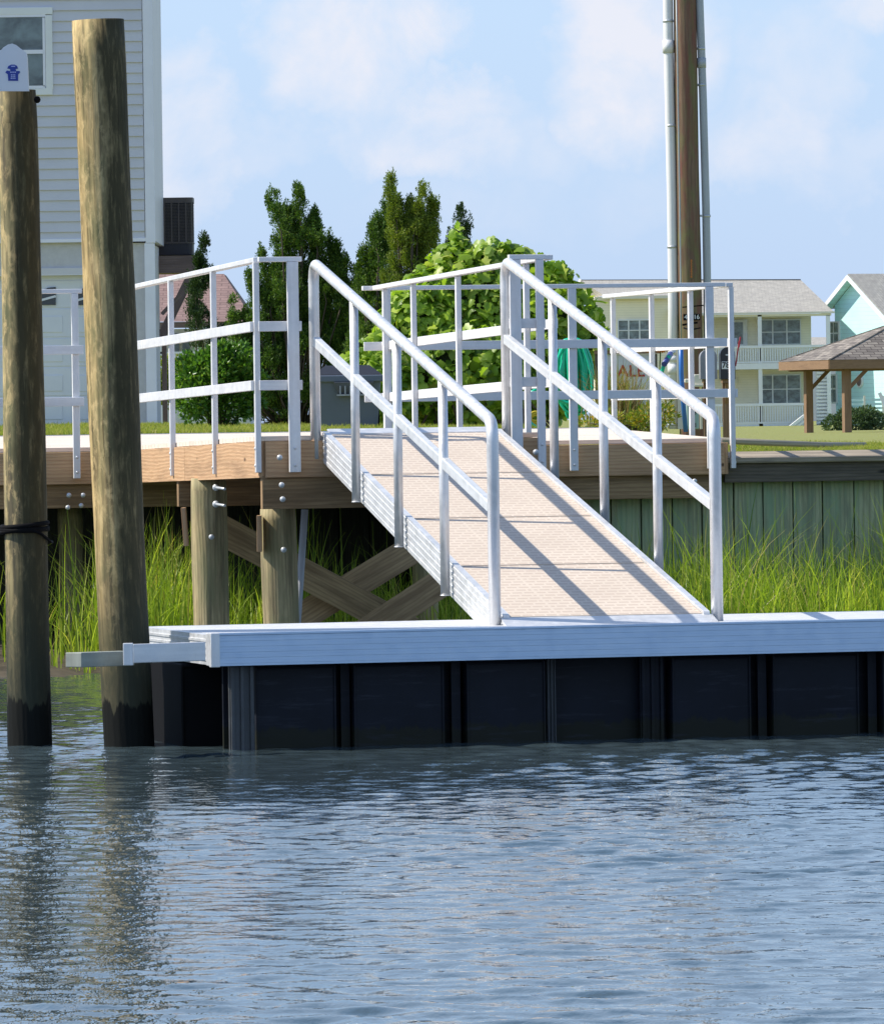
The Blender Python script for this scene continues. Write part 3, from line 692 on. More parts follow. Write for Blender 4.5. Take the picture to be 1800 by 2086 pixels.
# ================================================================== FOLIAGE
def tufts(name, c, axis, L, Wd, mat, parent=None, cup=.25):
    """many small pointed leaf blades: centre base c, direction axis"""
    n = len(c); axis = axis/np.linalg.norm(axis, axis=1)[:, None]
    r = rng.normal(0, 1, (n, 3)); side = np.cross(axis, r); side /= np.linalg.norm(side, axis=1)[:, None]+1e-9
    up = np.cross(side, axis); L = L[:, None]; Wd = Wd[:, None]
    p0 = c; p1 = c+axis*L*.45+side*Wd*.5+up*Wd*cup; p2 = c+axis*L; p3 = c+axis*L*.45-side*Wd*.5+up*Wd*cup
    V = np.stack([p0, p1, p2, p3], 1).reshape(-1, 3); i = np.arange(n)*4
    q = np.stack([i, i+1, i+2, i, i+2, i+3], -1).reshape(-1, 3)
    return npmesh(name, V, q, mat, parent)
def juniper(name, spires, s, label, root_px, cat='tree', dens=1.0, mats='jun', group='dark conifers behind the pier', yj=0, kid=1.0):
    """spires: (top px, top py, base px, base py, radius px) - each a plume of upswept shoots"""
    base = P(*root_px, s); root = empty(name, base, label, cat, group)
    cs, ax, LL, WW = [], [], [], []
    tr = MB(); kids = []
    for (tx, ty, bx, by, rp) in spires:
        for _ in range(int(1+rp*.16*kid)):
            t = rng.uniform(.05, .55); w = rp*(1-t)**.8*.8; sd = rng.choice([-1, 1]); x = bx+(tx-bx)*t+sd*w*rng.uniform(.3, .9); y = by+(ty-by)*t; ln = rng.uniform(22, 46)
            kids.append((x+sd*rng.uniform(4, 20), y-ln, x-sd*6, y+20, rng.uniform(8, 12)))
    spires = [(a, b, c, d, e*.80) for a, b, c, d, e in spires]+kids
    for (tx, ty, bx, by, rp) in spires:
        dy = rng.uniform(-.25, .25)+yj; T = np.array(P(tx, ty, s)); B = np.array(P(bx, by, s)); T[1] += dy*.3; B[1] += dy
        h = np.linalg.norm(T-B); R0 = rp/s; ncl = int(dens*(190*h*max(R0, .10)*4.2+60*h))
        lump = rng.uniform(0, 6.28, 4)
        nn = int(9+h*17+rp*.35); nt_ = rng.uniform(0, 1, nn)**1.1; na = rng.uniform(0, 2*math.pi, nn); nl = rng.uniform(.55, 1.35, nn)
        for _ in range(ncl):
            q_ = rng.integers(nn); t = nt_[q_]; an = na[q_]+rng.normal(0, .22)
            rad = (R0*(1-t)**1.05*1.12+.006)*nl[q_]
            fo = rng.uniform(0, 1)**.8; rr = rad*fo
            c = B+(T-B)*t+np.array([math.cos(an)*rr, math.sin(an)*rr, rr*.95])+rng.normal(0, .018, 3); a = np.array([math.cos(an)*.5*(1-t*.6), math.sin(an)*.5, 1.0])+rng.normal(0, .14, 3)
            a /= np.linalg.norm(a); pl = rng.uniform(.07, .15)*(1-.3*t); k = int(26*dens)+6
            tt = rng.uniform(0, 1, k); th = rng.uniform(0, 6.28, k); pr = .030*(1-tt)**.7+.003
            e1 = np.cross(a, [0, 1, .2]); e1 /= np.linalg.norm(e1); e2 = np.cross(a, e1)
            off = np.cos(th)[:, None]*e1+np.sin(th)[:, None]*e2
            cs.append(c+a*pl*tt[:, None]+off*pr[:, None]); ax.append(a*.9+off*.75+rng.normal(0, .2, (k, 3)))
            LL.append(rng.uniform(.016, .036, k)); WW.append(rng.uniform(.007, .014, k))
            if rng.uniform() < .13:      # long thin leader breaking the outline
                ll = rng.uniform(.12, .26)*(1-.45*t); k = 34; tt = rng.uniform(0, 1, k); a2 = a+np.array([0, 0, .9]); a2 /= np.linalg.norm(a2)
                cs.append(c+np.array([math.cos(an)*rad*.25, math.sin(an)*rad*.25, 0])+a2*ll*tt[:, None]+rng.normal(0, 1, (k, 3))*(.011*(1.15-tt))[:, None]); ax.append(a2+rng.normal(0, .4, (k, 3)))
                LL.append(rng.uniform(.016, .032, k)); WW.append(rng.uniform(.006, .011, k))
        # the whip at the tip
        k = 170; tt = rng.uniform(.70, 1.05, k); cs.append(B+(T-B)*tt[:, None]+rng.normal(0, 1, (k, 3))*(.004+.07*(1.06-tt))[:, None]); ax.append((T-B)/h+rng.normal(0, .35, (k, 3))); LL.append(rng.uniform(.018, .036, k)); WW.append(np.full(k, .010))
        foot = Vector((base.x+(B[0]-base.x)*.25, base.y+(B[1]-base.y)*.3, base.z-.05)); mid = foot.lerp(Vector(B), .6)+Vector((0, 0, .05))
        tr.tube([foot, mid, Vector(B), Vector(T)*.8+Vector(B)*.2], [.012, .010, .007, .002], 6)
    tufts('crown', np.concatenate(cs), np.concatenate(ax), np.concatenate(LL), np.concatenate(WW), M[mats], root)
    tr.build('trunk', M['bark'], root)
    return root
M['bark'] = wood('conifer_bark', (.06, .045, .03), (.10, .075, .05), (.03, .02, .015), knots=False)
M['jun'] = leafmat('juniper_green', [(0, (.035, .08, .016)), (.5, (.09, .18, .028)), (.85, (.18, .30, .045)), (1, (.28, .34, .08))], .28, .55)
M['jun_y'] = leafmat('juniper_olive', [(0, (.08, .13, .02)), (.5, (.20, .27, .032)), (.85, (.31, .39, .055)), (1, (.36, .35, .10))], .3, .55)
M['jun_d'] = leafmat('juniper_dark', [(0, (.02, .045, .016)), (.5, (.04, .085, .024)), (1, (.09, .15, .04))], .2, .6)
juniper('conifer_tree', [(607, 384, 617, 520, 20), (560, 394, 590, 520, 16), (642, 436, 652, 560, 16), (530, 505, 560, 700, 28), (510, 560, 545, 760, 34), (562, 492, 575, 640, 26), (603, 470, 600, 680, 34), (645, 525, 640, 700, 32), (688, 505, 690, 640, 22), (722, 550, 715, 700, 26), (706, 640, 706, 868, 44), (670, 480, 668, 620, 18),
    (610, 545, 610, 860, 74), (675, 550, 665, 870, 56), (706, 595, 690, 800, 38), (560, 612, 560, 868, 64), (680, 660, 690, 868, 46), (472, 615, 500, 800, 24), (490, 650, 520, 868, 46), (580, 475, 590, 740, 32)],
    196, 'dense dark conifer with ragged tall spires left of the ramp, behind the guard rail', (600, 870))
juniper('conifer_tree', [(418, 482, 400, 620, 12), (398, 560, 402, 720, 19), (408, 528, 402, 640, 15), (425, 640, 460, 780, 18)], 188, 'small slender conifer leaning beside the brown-roofed house', (440, 866), dens=.9, mats='jun_d', kid=.35)
juniper('conifer_tree', [(797, 368, 812, 500, 14), (862, 384, 838, 505, 13), (886, 416, 868, 520, 13), (874, 412, 862, 500, 10), (833, 445, 838, 540, 16), (812, 425, 822, 520, 11), (806, 500, 812, 700, 38), (850, 500, 845, 760, 48), (880, 470, 870, 600, 20)],
    200, 'olive conifer with a crown of pale upswept spires above the vine', (840, 866), mats='jun_y')
juniper('conifer_tree', [(782, 418, 776, 540, 13), (768, 450, 768, 560, 16), (738, 512, 750, 640, 24), (762, 500, 765, 800, 46), (730, 575, 738, 866, 38), (795, 530, 790, 860, 40)], 197, 'dark conifer left of the olive one, rising behind the sloping hand rail', (760, 866), mats='jun')
juniper('conifer_tree', [(940, 420, 932, 540, 13), (950, 458, 942, 600, 16), (914, 470, 925, 620, 18), (930, 500, 930, 860, 44)], 185, 'conifer with only its dark tip showing over the top of the vine', (930, 864), dens=.8, mats='jun_d')

def leafcloud(name, blobs, s, n, size, mat, parent, hollow=.55, droop=0, asp=.6, up=.5):
    """blobs: (px,py,rx px,ry px,depth m offset)"""
    cs, ax = [], []
    ar = np.array([b[2]*b[3] for b in blobs], float); ar /= ar.sum()
    for (px, py, rx, ry, dz), f in zip(blobs, ar):
        k = int(n*f); c = np.array(P(px, py, s)); c[1] += dz; v = rng.normal(0, 1, (k, 3)); v /= np.linalg.norm(v, axis=1)[:, None]
        rr = rng.uniform(hollow**3, 1, k)**(1/3)
        lump = 1+.13*np.sin(v[:, 0]*6+px)*np.cos(v[:, 2]*7+py)+.08*np.sin(v[:, 1]*9+v[:, 0]*8)
        rad = np.array([rx/s, (rx+ry)/2/s, ry/s])
        cs.append(c+v*rad*(rr*lump)[:, None]); a = v*1.0+rng.normal(0, .6, (k, 3)); a[:, 2] += up; ax.append(a)
    cs = np.concatenate(cs); ax = np.concatenate(ax)
    L = rng.uniform(.7, 1.25, len(cs))*size
    return tufts(name, cs, ax, L, L*asp, mat, parent)
def shrub(name, label, root_px, s, blobs, n, size, mat, cat='shrub', group=None, **kw):
    base = P(*root_px, s); root = empty(name, base, label, cat, group)
    leafcloud('foliage', blobs, s, n, size, mat, root, **kw)
    tr = MB()
    for (px, py, rx, ry, dz) in blobs:
        c = P(px, py, s); c.y += dz; f = Vector((base.x+(c.x-base.x)*.35, base.y+dz*.5, base.z-.05)); tr.tube([f, f.lerp(c, .55)+Vector((.03, 0, 0)), c], [.018, .012, .005], 6)
    tr.build('stems', M['bark'], root); return root
M['broad'] = leafmat('glossy_leaves', [(0, (.045, .11, .02)), (.5, (.10, .23, .035)), (.85, (.18, .34, .05)), (1, (.3, .42, .09))], .32, .32)
M['hedge'] = leafmat('yellow_hedge', [(0, (.14, .2, .02)), (.5, (.3, .36, .03)), (1, (.46, .46, .06))], .35, .5)
M['far'] = leafmat('far_shrub', [(0, (.05, .09, .04)), (.5, (.10, .16, .07)), (1, (.2, .26, .14))], .2, .6)
shrub('shrub', 'round green broadleaf shrub in front of the conifer, behind the left guard rail', (450, 862), 208, [(430, 770, 62, 62, 0), (480, 745, 46, 48, .1), (400, 805, 46, 55, -.1), (455, 815, 66, 48, .1), (505, 790, 36, 60, .2), (390, 750, 30, 30, 0), (450, 720, 30, 22, 0)], 9000, .052, M['broad'])
shrub('hedge', 'yellow-green hedge at the foot of the brown-roofed house', (345, 800), 140, [(332, 760, 22, 36, 0), (356, 764, 26, 36, 0), (384, 762, 20, 34, .1), (320, 790, 20, 36, 0), (350, 800, 34, 34, 0)], 3500, .05, M['hedge'], cat='hedge')
shrub('shrub', 'rounded pale green bush beyond the gazebo posts', (1745, 878), 66, [(1740, 862, 42, 30, 0), (1700, 868, 26, 22, 0), (1785, 866, 30, 26, .3), (1765, 850, 26, 22, 0), (1725, 852, 24, 20, 0)], 6000, .085, M['far'], asp=.7)

# the vine: broad lobed leaves in layers over old stems
def lobed(c, nrm, tipdir, size):
    n = len(c); nrm = nrm/np.linalg.norm(nrm, axis=1)[:, None]; t = tipdir-nrm*(tipdir*nrm).sum(1)[:, None]; t /= np.linalg.norm(t, axis=1)[:, None]+1e-9
    sd = np.cross(nrm, t)
    prof = [(-.42, 0, 0), (-.55, .22, -.02), (-.38, .46, -.09), (-.12, .40, -.05), (.04, .60, -.15), (.20, .36, -.05), (.36, .30, -.05), (.62, 0, -.10),
            (.36, -.30, -.05), (.20, -.36, -.05), (.04, -.60, -.15), (-.12, -.40, -.05), (-.38, -.46, -.09), (-.55, -.22, -.02)]
    ctr = c+nrm*(size*.05)[:, None]
    cur = rng.uniform(.3, 1.8, n)
    ring = [c+t*(a*size)[:, None]+sd*(b*size)[:, None]+nrm*(h*size*cur)[:, None] for a, b, h in prof]
    V = np.stack([ctr]+ring, 1).reshape(-1, 3); k = len(prof)+1; i = np.arange(n)*k
    q = np.concatenate([np.stack([i, i+1+j, i+1+(j+1) % len(prof)], -1) for j in range(len(prof))])
    return V, q
M['vine'] = leafmat('vine_leaves', [(0, (.12, .22, .025)), (.4, (.28, .43, .045)), (.75, (.46, .62, .075)), (1, (.66, .70, .18))], .45, .38)
vroot = empty('vine', P(980, 868, 222), 'large mound of vine with broad bright green lobed leaves behind the ramp', 'vine')
vb = [(960, 640, 150, 130, .9), (930, 760, 190, 110, .6), (1060, 640, 110, 110, .9), (1040, 770, 130, 110, .6), (860, 680, 95, 100, .6), (1120, 650, 66, 70, .7), (930, 545, 60, 60, .9), (1000, 560, 90, 70, .9), (1165, 650, 52, 60, .8), (1085, 570, 60, 40, .9), (790, 790, 66, 76, .3), (1190, 680, 40, 54, .7), (1212, 715, 30, 50, .6), (1130, 600, 40, 40, .8), (880, 580, 60, 40, .7)]
s = 216; C3, N3 = [], []
ctrs = [np.array(P(b[0], b[1], s))+np.array([0, b[4], 0]) for b in vb]; rads = [np.array([b[2]/s, .62*(b[2]+b[3])/2/s, b[3]/s]) for b in vb]
ar = np.array([b[2]*b[3] for b in vb], float); ar /= ar.sum()
for c, rd, f in zip(ctrs, rads, ar):
    k = int(14500*f); v = rng.normal(0, 1, (k, 3)); v /= np.linalg.norm(v, axis=1)[:, None]
    rr = rng.choice([1.09, 1.0, .92, .8], k, p=[.12, .38, .3, .2])*(1+.09*np.sin(v[:, 0]*7)*np.sin(v[:, 2]*6+1))
    C3.append(c+v*rd*rr[:, None]); N3.append(v)
C3 = np.concatenate(C3); N3 = np.concatenate(N3)
# leaves buried deep inside another lobe are never seen
keep = np.ones(len(C3), bool)
for c, rd in zip(ctrs, rads): keep &= (((C3-c)/rd)**2).sum(1) > .42
C3, N3 = C3[keep], N3[keep]
keep = C3[:, 2] > 1.66; C3, N3 = C3[keep], N3[keep]
# trailing shoots at the right-hand edge
for (x0, y0, x1, y1, x2, y2) in ((1110, 545, 1160, 540, 1200, 610), (1150, 560, 1195, 580, 1232, 680), (1160, 600, 1215, 640, 1240, 730), (1100, 530, 1140, 530, 1175, 590), (770, 680, 735, 700, 712, 740), (760, 740, 725, 740, 705, 722), (930, 500, 940, 480, 925, 472)):
    k = 26; t = rng.uniform(0, 1, k)[:, None]; a, b2, c2 = (np.array(P(x, y, s))+[0, .35, 0] for x, y in ((x0, y0), (x1, y1), (x2, y2)))
    C3 = np.concatenate([C3, a*(1-t)**2+b2*2*t*(1-t)+c2*t*t+rng.normal(0, .035, (k, 3))]); N3 = np.concatenate([N3, rng.normal(0, .5, (k, 3))+[0, -.6, .6]])
nr = N3*.6+rng.normal(0, .58, N3.shape)+np.array([-.12, -.35, .55]); tip = rng.normal(0, .5, N3.shape)+np.array([0, -.1, -1.0])+N3*.4
V, q = lobed(C3, nr, tip, rng.choice([.5, .75, .95, 1.15], len(C3))*rng.uniform(.07, .125, len(C3)))
npmesh('leaves', V, q, M['vine'], vroot)
st = MB()
for k in range(46):
    i = rng.integers(len(C3)); c = Vector(C3[i]); f = P(rng.uniform(820, 1150), 868, s); f.y += rng.uniform(.2, 1.0); f.z -= .1
    st.tube([f, f.lerp(c, .5)+Vector((rng.uniform(-.15, .15), 0, .12)), c], [.014, .01, .004], 6)
st.build('stems', M['bark'], vroot)
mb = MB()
for c, rd in zip(ctrs, rads):     # added dark cores painting the shaded interior, blocking see-through
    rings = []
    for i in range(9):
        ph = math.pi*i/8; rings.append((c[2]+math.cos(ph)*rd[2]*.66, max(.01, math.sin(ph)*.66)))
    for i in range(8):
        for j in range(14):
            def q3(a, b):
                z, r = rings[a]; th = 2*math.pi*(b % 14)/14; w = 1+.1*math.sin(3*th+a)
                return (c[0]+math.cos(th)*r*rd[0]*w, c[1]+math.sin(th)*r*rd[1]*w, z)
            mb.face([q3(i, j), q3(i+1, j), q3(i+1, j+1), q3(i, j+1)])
mb.build('shade_core', simple('vine_shade_core', (.03, .04, .015), .95, 0, .6, 22, .8), vroot)

# ragged ornamental grass in front of the sale sign
M['dry'] = leafmat('dry_grass', [(0, (.26, .16, .08)), (.35, (.42, .28, .14)), (.6, (.5, .38, .2)), (.75, (.2, .26, .05)), (1, (.3, .36, .08))], .35, .6)
n = 1100; cx = P(1258, 868, 226); bx = cx.x+rng.normal(0, .095, n); by = cx.y+rng.normal(0, .1, n)
o = blades('ornamental_grass', np.stack([bx, by, np.full(n, cx.z-.06)], -1), np.clip(rng.normal(.44, .14, n), .12, .72), rng.uniform(.007, .014, n), np.clip(rng.normal(.3, .2, n), 0, .9), 5, M['dry'])
tag(o, 'clump of half-dry ornamental grass in front of the sale sign', 'plant')
M['yel'] = leafmat('yellowing_weeds', [(0, (.12, .2, .03)), (.5, (.3, .34, .04)), (.8, (.5, .4, .05)), (1, (.55, .3, .06))], .4, .5)
shrub('weed', 'low yellowing weeds along the lawn edge under the green hose', (1340, 868), 230, [(1330, 850, 46, 26, 0), (1240, 856, 30, 20, 0), (1200, 862, 30, 14, 0), (1350, 830, 20, 40, .1), (1300, 860, 30, 18, 0)], 1500, .05, M['yel'], cat='plant', asp=.3)

# ================================================================== GREY HOUSE (left)
s = 150
house = empty('house', P(150, 866, s), 'grey lap-sided house with white corner trim and a garage door at the left edge', 'house')
mb = MB(); y0 = F/s; zt, zb = P(150, -120, s).z, P(150, 494, s).z; x0, x1 = P(-260, 300, s).x, P(293, 300, s).x
pitch = 21.5/s; k = 0; z = zb
while z < zt:
    mb.face([(x0, y0-.026, z), (x1, y0-.026, z), (x1, y0, z+pitch), (x0, y0, z+pitch)])
    mb.face([(x0, y0-.026, z), (x0, y0+.001, z), (x1, y0+.001, z), (x1, y0-.026, z)]); z += pitch
mb.build('siding', M['siding'], house, recalc=False)
mb = MB(); mb.fbox(-260, -120, 313, 495, s, -.006, 2.8); mb.build('wall', M['siding'], house)
mb = MB(); mb.fbox(-260, 495, 180, 560, s, -.05, .1); mb.fbox(186, 495, 310, 870, s, -.05, 2.6); mb.build('garage_wall', M['stucco'], house)
mb = MB(); mb.fbox(293, -120, 313, 495, s, .03, .03); mb.fbox(-260, 488, 313, 495, s, .025, .04); mb.build('corner_trim', M['trimwhite'], house, bevel=.004)
mb = MB(); mb.fbox(297, 495, 318, 872, s, .02, .09); mb.build('downspout', M['trimwhite'], house, bevel=.01)
mb = MB(); mb.fbox(-260, 548, 190, 562, s, -.02, .06); mb.build('door_header', M['siding'], house)
# window
W = MB(); W.fbox(-120, 16, 108, 31, s, .045, .05); W.fbox(-120, 181, 108, 195, s, .045, .05); W.fbox(93.5, 31, 108, 181, s, .045, .05); win = W.build('window', M['white'], house, bevel=.006)
W = MB(); W.fbox(-120, 31, 93, 36, s, .042, .04); W.fbox(88, 36, 93, 176, s, .042, .04); W.fbox(-120, 176, 93, 181, s, .042, .04); W.fbox(-120, 103, 88, 111, s, .05, .03); W.build('sash', M['trimwhite'], win)
W = MB(); W.fbox(-120, 36, 88, 103, s, .031, .006); W.fbox(-120, 111, 88, 176, s, .034, .006); W.build('pane', M['glass'], win)
# garage door with raised panels and small arched lights
gd = MB(); gd.fbox(-240, 562, 186, 870, s, -.16, .04); rows = (572, 630, 690, 750, 810, 868)
for j in range(len(rows)-1):
    gd.fbox(-240, rows[j]+1, 185, rows[j+1]-2, s, -.15, .02)
    if j:
        for px in range(-215, 175, 72): gd.fbox(px, rows[j]+14, px+54, rows[j+1]-13, s, -.14, .02)
gdo = gd.build('garage_door', M['door'], house, bevel=.006)
for px in (-206, -134, -62, 10, 84, 158):
    g = MB(); pts = [(px, 621), (px, 594), (px+12, 586), (px+29, 584), (px+29, 621)]
    q = [P(*p, s) for p in pts]; q = [Vector((p.x, F/s+.125, p.z)) for p in q]; g.prism(q, (0, .01, 0)); g.build('window', M['darkglass'], gdo)
    g = MB(); g.beam(Vector((P(px, 611, s).x, F/s+.118, P(px, 611, s).z)), Vector((P(px+29, 603, s).x, F/s+.118, P(px+29, 603, s).z)), .012, .03); g.build('muntin', M['door'], gdo)

# air conditioner on its bracket
s = 146; ac = empty('air_conditioner', P(350, 518, s), 'dark air conditioner unit on a raised platform behind the grey house', 'air conditioner')
M['acb'] = simple('ac_brown', (.085, .07, .07), .5, .3, .1); M['acd'] = simple('ac_dark', (.02, .02, .028), .6, 0, .2)
cxm = (P(300, 450, s).x+P(392, 450, s).x)/2; wd = P(392, 450, s).x-P(300, 450, s).x; zT, zM, zB = P(350, 401, s).z, P(350, 492, s).z, P(350, 518, s).z; yc = F/s+wd/2+.3
def rbox(mb, cx, cy, hw, r, z0, z1, n=5):
    pts = []
    for (sx, sy, a0) in ((1, 1, 0), (-1, 1, 90), (-1, -1, 180), (1, -1, 270)):
        for k in range(n+1):
            a = R(a0+90*k/n); pts.append((cx+sx*(hw-r)+math.cos(a)*r, cy+sy*(hw-r)+math.sin(a)*r, z0))
    mb.prism(pts, (0, 0, z1-z0))
mb = MB(); rbox(mb, cxm, yc, wd/2-.02, .07, zM, zT-.07); mb.build('coil', M['acd'], ac)
mb = MB(); rbox(mb, cxm, yc, wd/2, .09, zT-.075, zT); mb.build('top_cover', M['acb'], ac)
mb = MB(); rbox(mb, cxm, yc, wd/2, .09, zM-.02, zM); mb.build('base_rim', M['acb'], ac)
mb = MB(); rbox(mb, cxm, yc, wd/2-.01, .07, zB, zM-.02); mb.build('base', M['acd'], ac)
mb = MB()
for k in range(26):
    z = zM+.01+k*(zT-.09-zM)/26; rbox(mb, cxm, yc, wd/2-.004, .09, z, z+.007)
mb.build('louvres', M['acb'], ac)
mb = MB()
for k in range(7):
    x = cxm-wd/2+.03+k*.1; mb.beam((x, yc-wd/2+.0, zM), (x, yc-wd/2+.0, zT-.07), .02, .014, up=(0, 1, 0))
mb.build('guard', M['acb'], ac)
pf = empty('equipment_platform', P(350, 600, s), 'brown timber platform and diagonal brace carrying the air conditioner', 'platform')
M['mauve'] = wood('weathered_brown_timber', (.16, .11, .10), (.23, .17, .155), (.1, .07, .065), knots=False)
mb = MB(); mb.fbox(300, 521, 402, 556, s, .02, .9); mb.build('platform_beam', M['mauve'], pf)
mb = MB(); a, b = P(322, 700, s), P(392, 556, s); mb.beam(a, b, .12, .09, up=(0, 1, 0)); mb.build('brace', M['mauve'], pf)
mb = MB(); a, b = P(330, 640, s+1), P(368, 600, s+1); mb.beam(a, b, .05, .09, up=(0, 1, 0)); mb.build('brace', M['mauve'], pf)
mb = MB(); mb.fbox(326, 700, 336, 872, s, -.8, .1); mb.build('post', M['mauve'], pf)

# ================================================================== BROWN-ROOFED HOUSE
def shingle(name, c0, c1, c2, sc=1, bsc=1):
    mt, nt, b, _ = newmat(name); v = mapped(nt, 'UV', (sc, sc, 1)); br_ = nt.nodes.new('ShaderNodeTexBrick')
    br_.inputs['Scale'].default_value = 1; br_.inputs['Mortar Size'].default_value = .012; br_.inputs['Brick Width'].default_value = .32; br_.inputs['Row Height'].default_value = .14
    br_.inputs['Color1'].default_value = (*c0, 1); br_.inputs['Color2'].default_value = (*c1, 1); br_.inputs['Mortar'].default_value = (*c2, 1); br_.inputs['Bias'].default_value = 0
    nt.links.new(v, br_.inputs['Vector']); n = noise(nt, v, 3.5, 5, .7)
    c = mix(nt, br_.outputs['Color'], ramp(nt, n, [(.3, (.78, .78, .78)), (.7, (1.12, 1.12, 1.12))]), 1.0, 'MULTIPLY')
    nt.links.new(c, b.inputs['Base Color']); b.inputs['Roughness'].default_value = .9; bump(nt, b, math_(nt, 'ADD', br_.outputs['Fac'], n), .5, .02); return mt
M['sh_brown'] = shingle('brown_shingles', (.25, .165, .15), (.31, .205, .185), (.17, .11, .10))
M['sh_grey'] = shingle('grey_shingles', (.38, .365, .33), (.46, .44, .39), (.31, .295, .27))
M['sh_gaz'] = shingle('weathered_shingles', (.15, .13, .115), (.36, .32, .27), (.06, .05, .045), 1.0)
s = 92; bh = empty('house', P(420, 868, s), 'house with a brown hip roof and white porch columns behind the small conifer', 'house')
def at3(px, py, s, dy=0): q = P(px, py, s); q.y += dy; return q
mb = MB(); mb.poly([at3(300, 656, s, -.6), at3(520, 656, s, -.6), at3(450, 554, s, 2), at3(300, 554, s, 2)]); mb.poly([at3(520, 656, s, -.6), at3(520, 656, s, 6), at3(450, 554, s, 4), at3(450, 554, s, 2)])
mb.build('roof', M['sh_brown'], bh, recalc=False)
mb = MB(); mb.fbox(300, 656, 520, 668, s, .55, .1); mb.build('fascia', M['mauve'], bh)
mb = MB(); mb.fbox(300, 668, 505, 868, s, -1.2, 3); mb.build('wall', simple('pale_wall', (.6, .62, .62), .7), bh)
for px in (328, 408, 490): mb = MB(); mb.fbox(px-4, 668, px+4, 870, s, .3, .08); mb.build('column', M['white'], bh)
for px in (346, 368, 430): mb = MB(); mb.fbox(px, 678, px+15, 716, s, -1.15, .04); mb.build('window', M['glass'], bh)
mb = MB(); mb.fbox(300, 716, 510, 720, s, .3, .06); mb.fbox(300, 742, 510, 745, s, .3, .06)
for px in range(302, 508, 6): mb.fbox(px, 720, px+2.4, 742, s, .28, .03)
mb.build('porch_railing', M['white'], bh)

# ================================================================== YELLOW HOUSE
s = 43; d0 = F/s; yh = empty('house', P(1450, 868, s), 'yellow two-storey house with grey roof, white balconies and columns', 'house')
def siding(name, c, pitch=.12):
    mt, nt, b, _ = newmat(name); g = nt.nodes.new('ShaderNodeNewGeometry'); sp = nt.nodes.new('ShaderNodeSeparateXYZ'); nt.links.new(g.outputs['Position'], sp.inputs[0])
    f = math_(nt, 'FRACT', math_(nt, 'DIVIDE', sp.outputs[2], pitch)); n = noise(nt, mapped(nt, 'Object'), 1.2, 3)
    col = mix(nt, c, tuple(x*.82 for x in c), math_(nt, 'LESS_THAN', f, .1)); col = mix(nt, col, ramp(nt, n, [(.3, (.94, .94, .94)), (.7, (1.04, 1.04, 1.04))]), 1., 'MULTIPLY')
    nt.links.new(col, b.inputs['Base Color']); b.inputs['Roughness'].default_value = .55; bump(nt, b, f, .35, .02); return mt
M['yellow'] = siding('yellow_siding', (.93, .85, .65)); M['turq'] = siding('turquoise_siding', (.62, .95, .96), .2)
M['cream'] = simple('cream_trim', (.76, .72, .60), .6, 0, .03, 2)
mb = MB(); mb.fbox(1368, 640, 1656, 872, s, -1.6, 8); mb.build('wall', M['yellow'], yh)
mb = MB(); mb.fbox(1212, 604, 1370, 872, s, .25, 9); mb.build('wall', M['yellow'], yh)
ev = 1.0  # eave overhang
mb = MB()
a, b, c, dd = at3(1362, 638, s, -ev), at3(1696, 637, s, -ev), at3(1639, 566, s, 4.2), at3(1184, 567, s, 4.2)
e2 = at3(1172, 594, s, 1.9); f2 = at3(1230, 603, s, -.6); f1 = at3(1364, 603, s, -.6)
mb.poly([a, b, c, at3(1362, 566.5, s, 4.2)]); mb.poly([f2, f1, at3(1364, 566.5, s, 4.2), dd])
mb.poly([f2, dd, at3(1184, 567, s, 4.3), at3(1172, 606, s, 9)]); mb.poly([b, at3(1696, 637, s, 9), c])
mb.build('roof', M['sh_grey'], yh, recalc=False)
mb = MB(); mb.prism([at3(1184, 566, s, 4.1), at3(1639, 565, s, 4.1), at3(1639, 568, s, 4.1), at3(1184, 569, s, 4.1)], (0, .1, 0)); mb.build('ridge_cap', simple('ridge', (.12, .12, .12), .9), yh)
mb = MB(); mb.fbox(1362, 637, 1697, 641, s, ev+.02, .12); mb.fbox(1226, 603, 1366, 609, s, .65, .12); mb.beam(at3(1355, 606, s, -.5), at3(1368, 617, s, -.5), .1, .1)
mb.beam(at3(1184, 569, s, 3.8), at3(1174, 596, s, 1.6), .12, .16); mb.build('gutter', M['cream'], yh)
mb = MB(); mb.fbox(1440, 641, 1690, 645, s, ev-.1, 1.0); mb.build('soffit', M['cream'], yh)
def window(px0, py0, px1, py1, s, near, nx, ny, root, fr=2.2, mat=None, fm=None):
    w = MB(); w.fbox(px0, py0, px1, py0+fr, s, near, .08); w.fbox(px0, py1-fr, px1, py1, s, near, .08)
    w.fbox(px0, py0+fr, px0+fr, py1-fr, s, near, .08); w.fbox(px1-fr, py0+fr, px1, py1-fr, s, near, .08)
    for i in range(1, nx): x = px0+(px1-px0)*i/nx; w.fbox(x-1.3, py0+fr, x+1.3, py1-fr, s, near-.01, .06)
    o = w.build('window', fm or M['white'], root)
    w = MB()
    for j in range(1, ny): y = py0+(py1-py0)*j/ny; w.fbox(px0+fr, y-.9, px1-fr, y+.9, s, near-.02, .04)
    if ny > 1: w.build('sash', fm or M['white'], o)
    w = MB(); w.fbox(px0+fr, py0+fr, px1-fr, py1-fr, s, near-.06, .015); w.build('pane', mat or M['glass_far'], o); return o
window(1257, 651, 1324, 695, s, .33, 3, 2, yh)
window(1547, 649, 1634, 702, s, -1.5, 3, 2, yh); window(1547, 762, 1634, 823, s, -1.5, 3, 2, yh)
mb = MB(); mb.fbox(1488, 650, 1524, 704, s, -1.5, .06); dr_ = mb.build('door', M['white'], yh); mb = MB(); mb.fbox(1494, 656, 1515, 700, s, -1.47, .02); mb.build('pane', M['glass_far'], dr_)
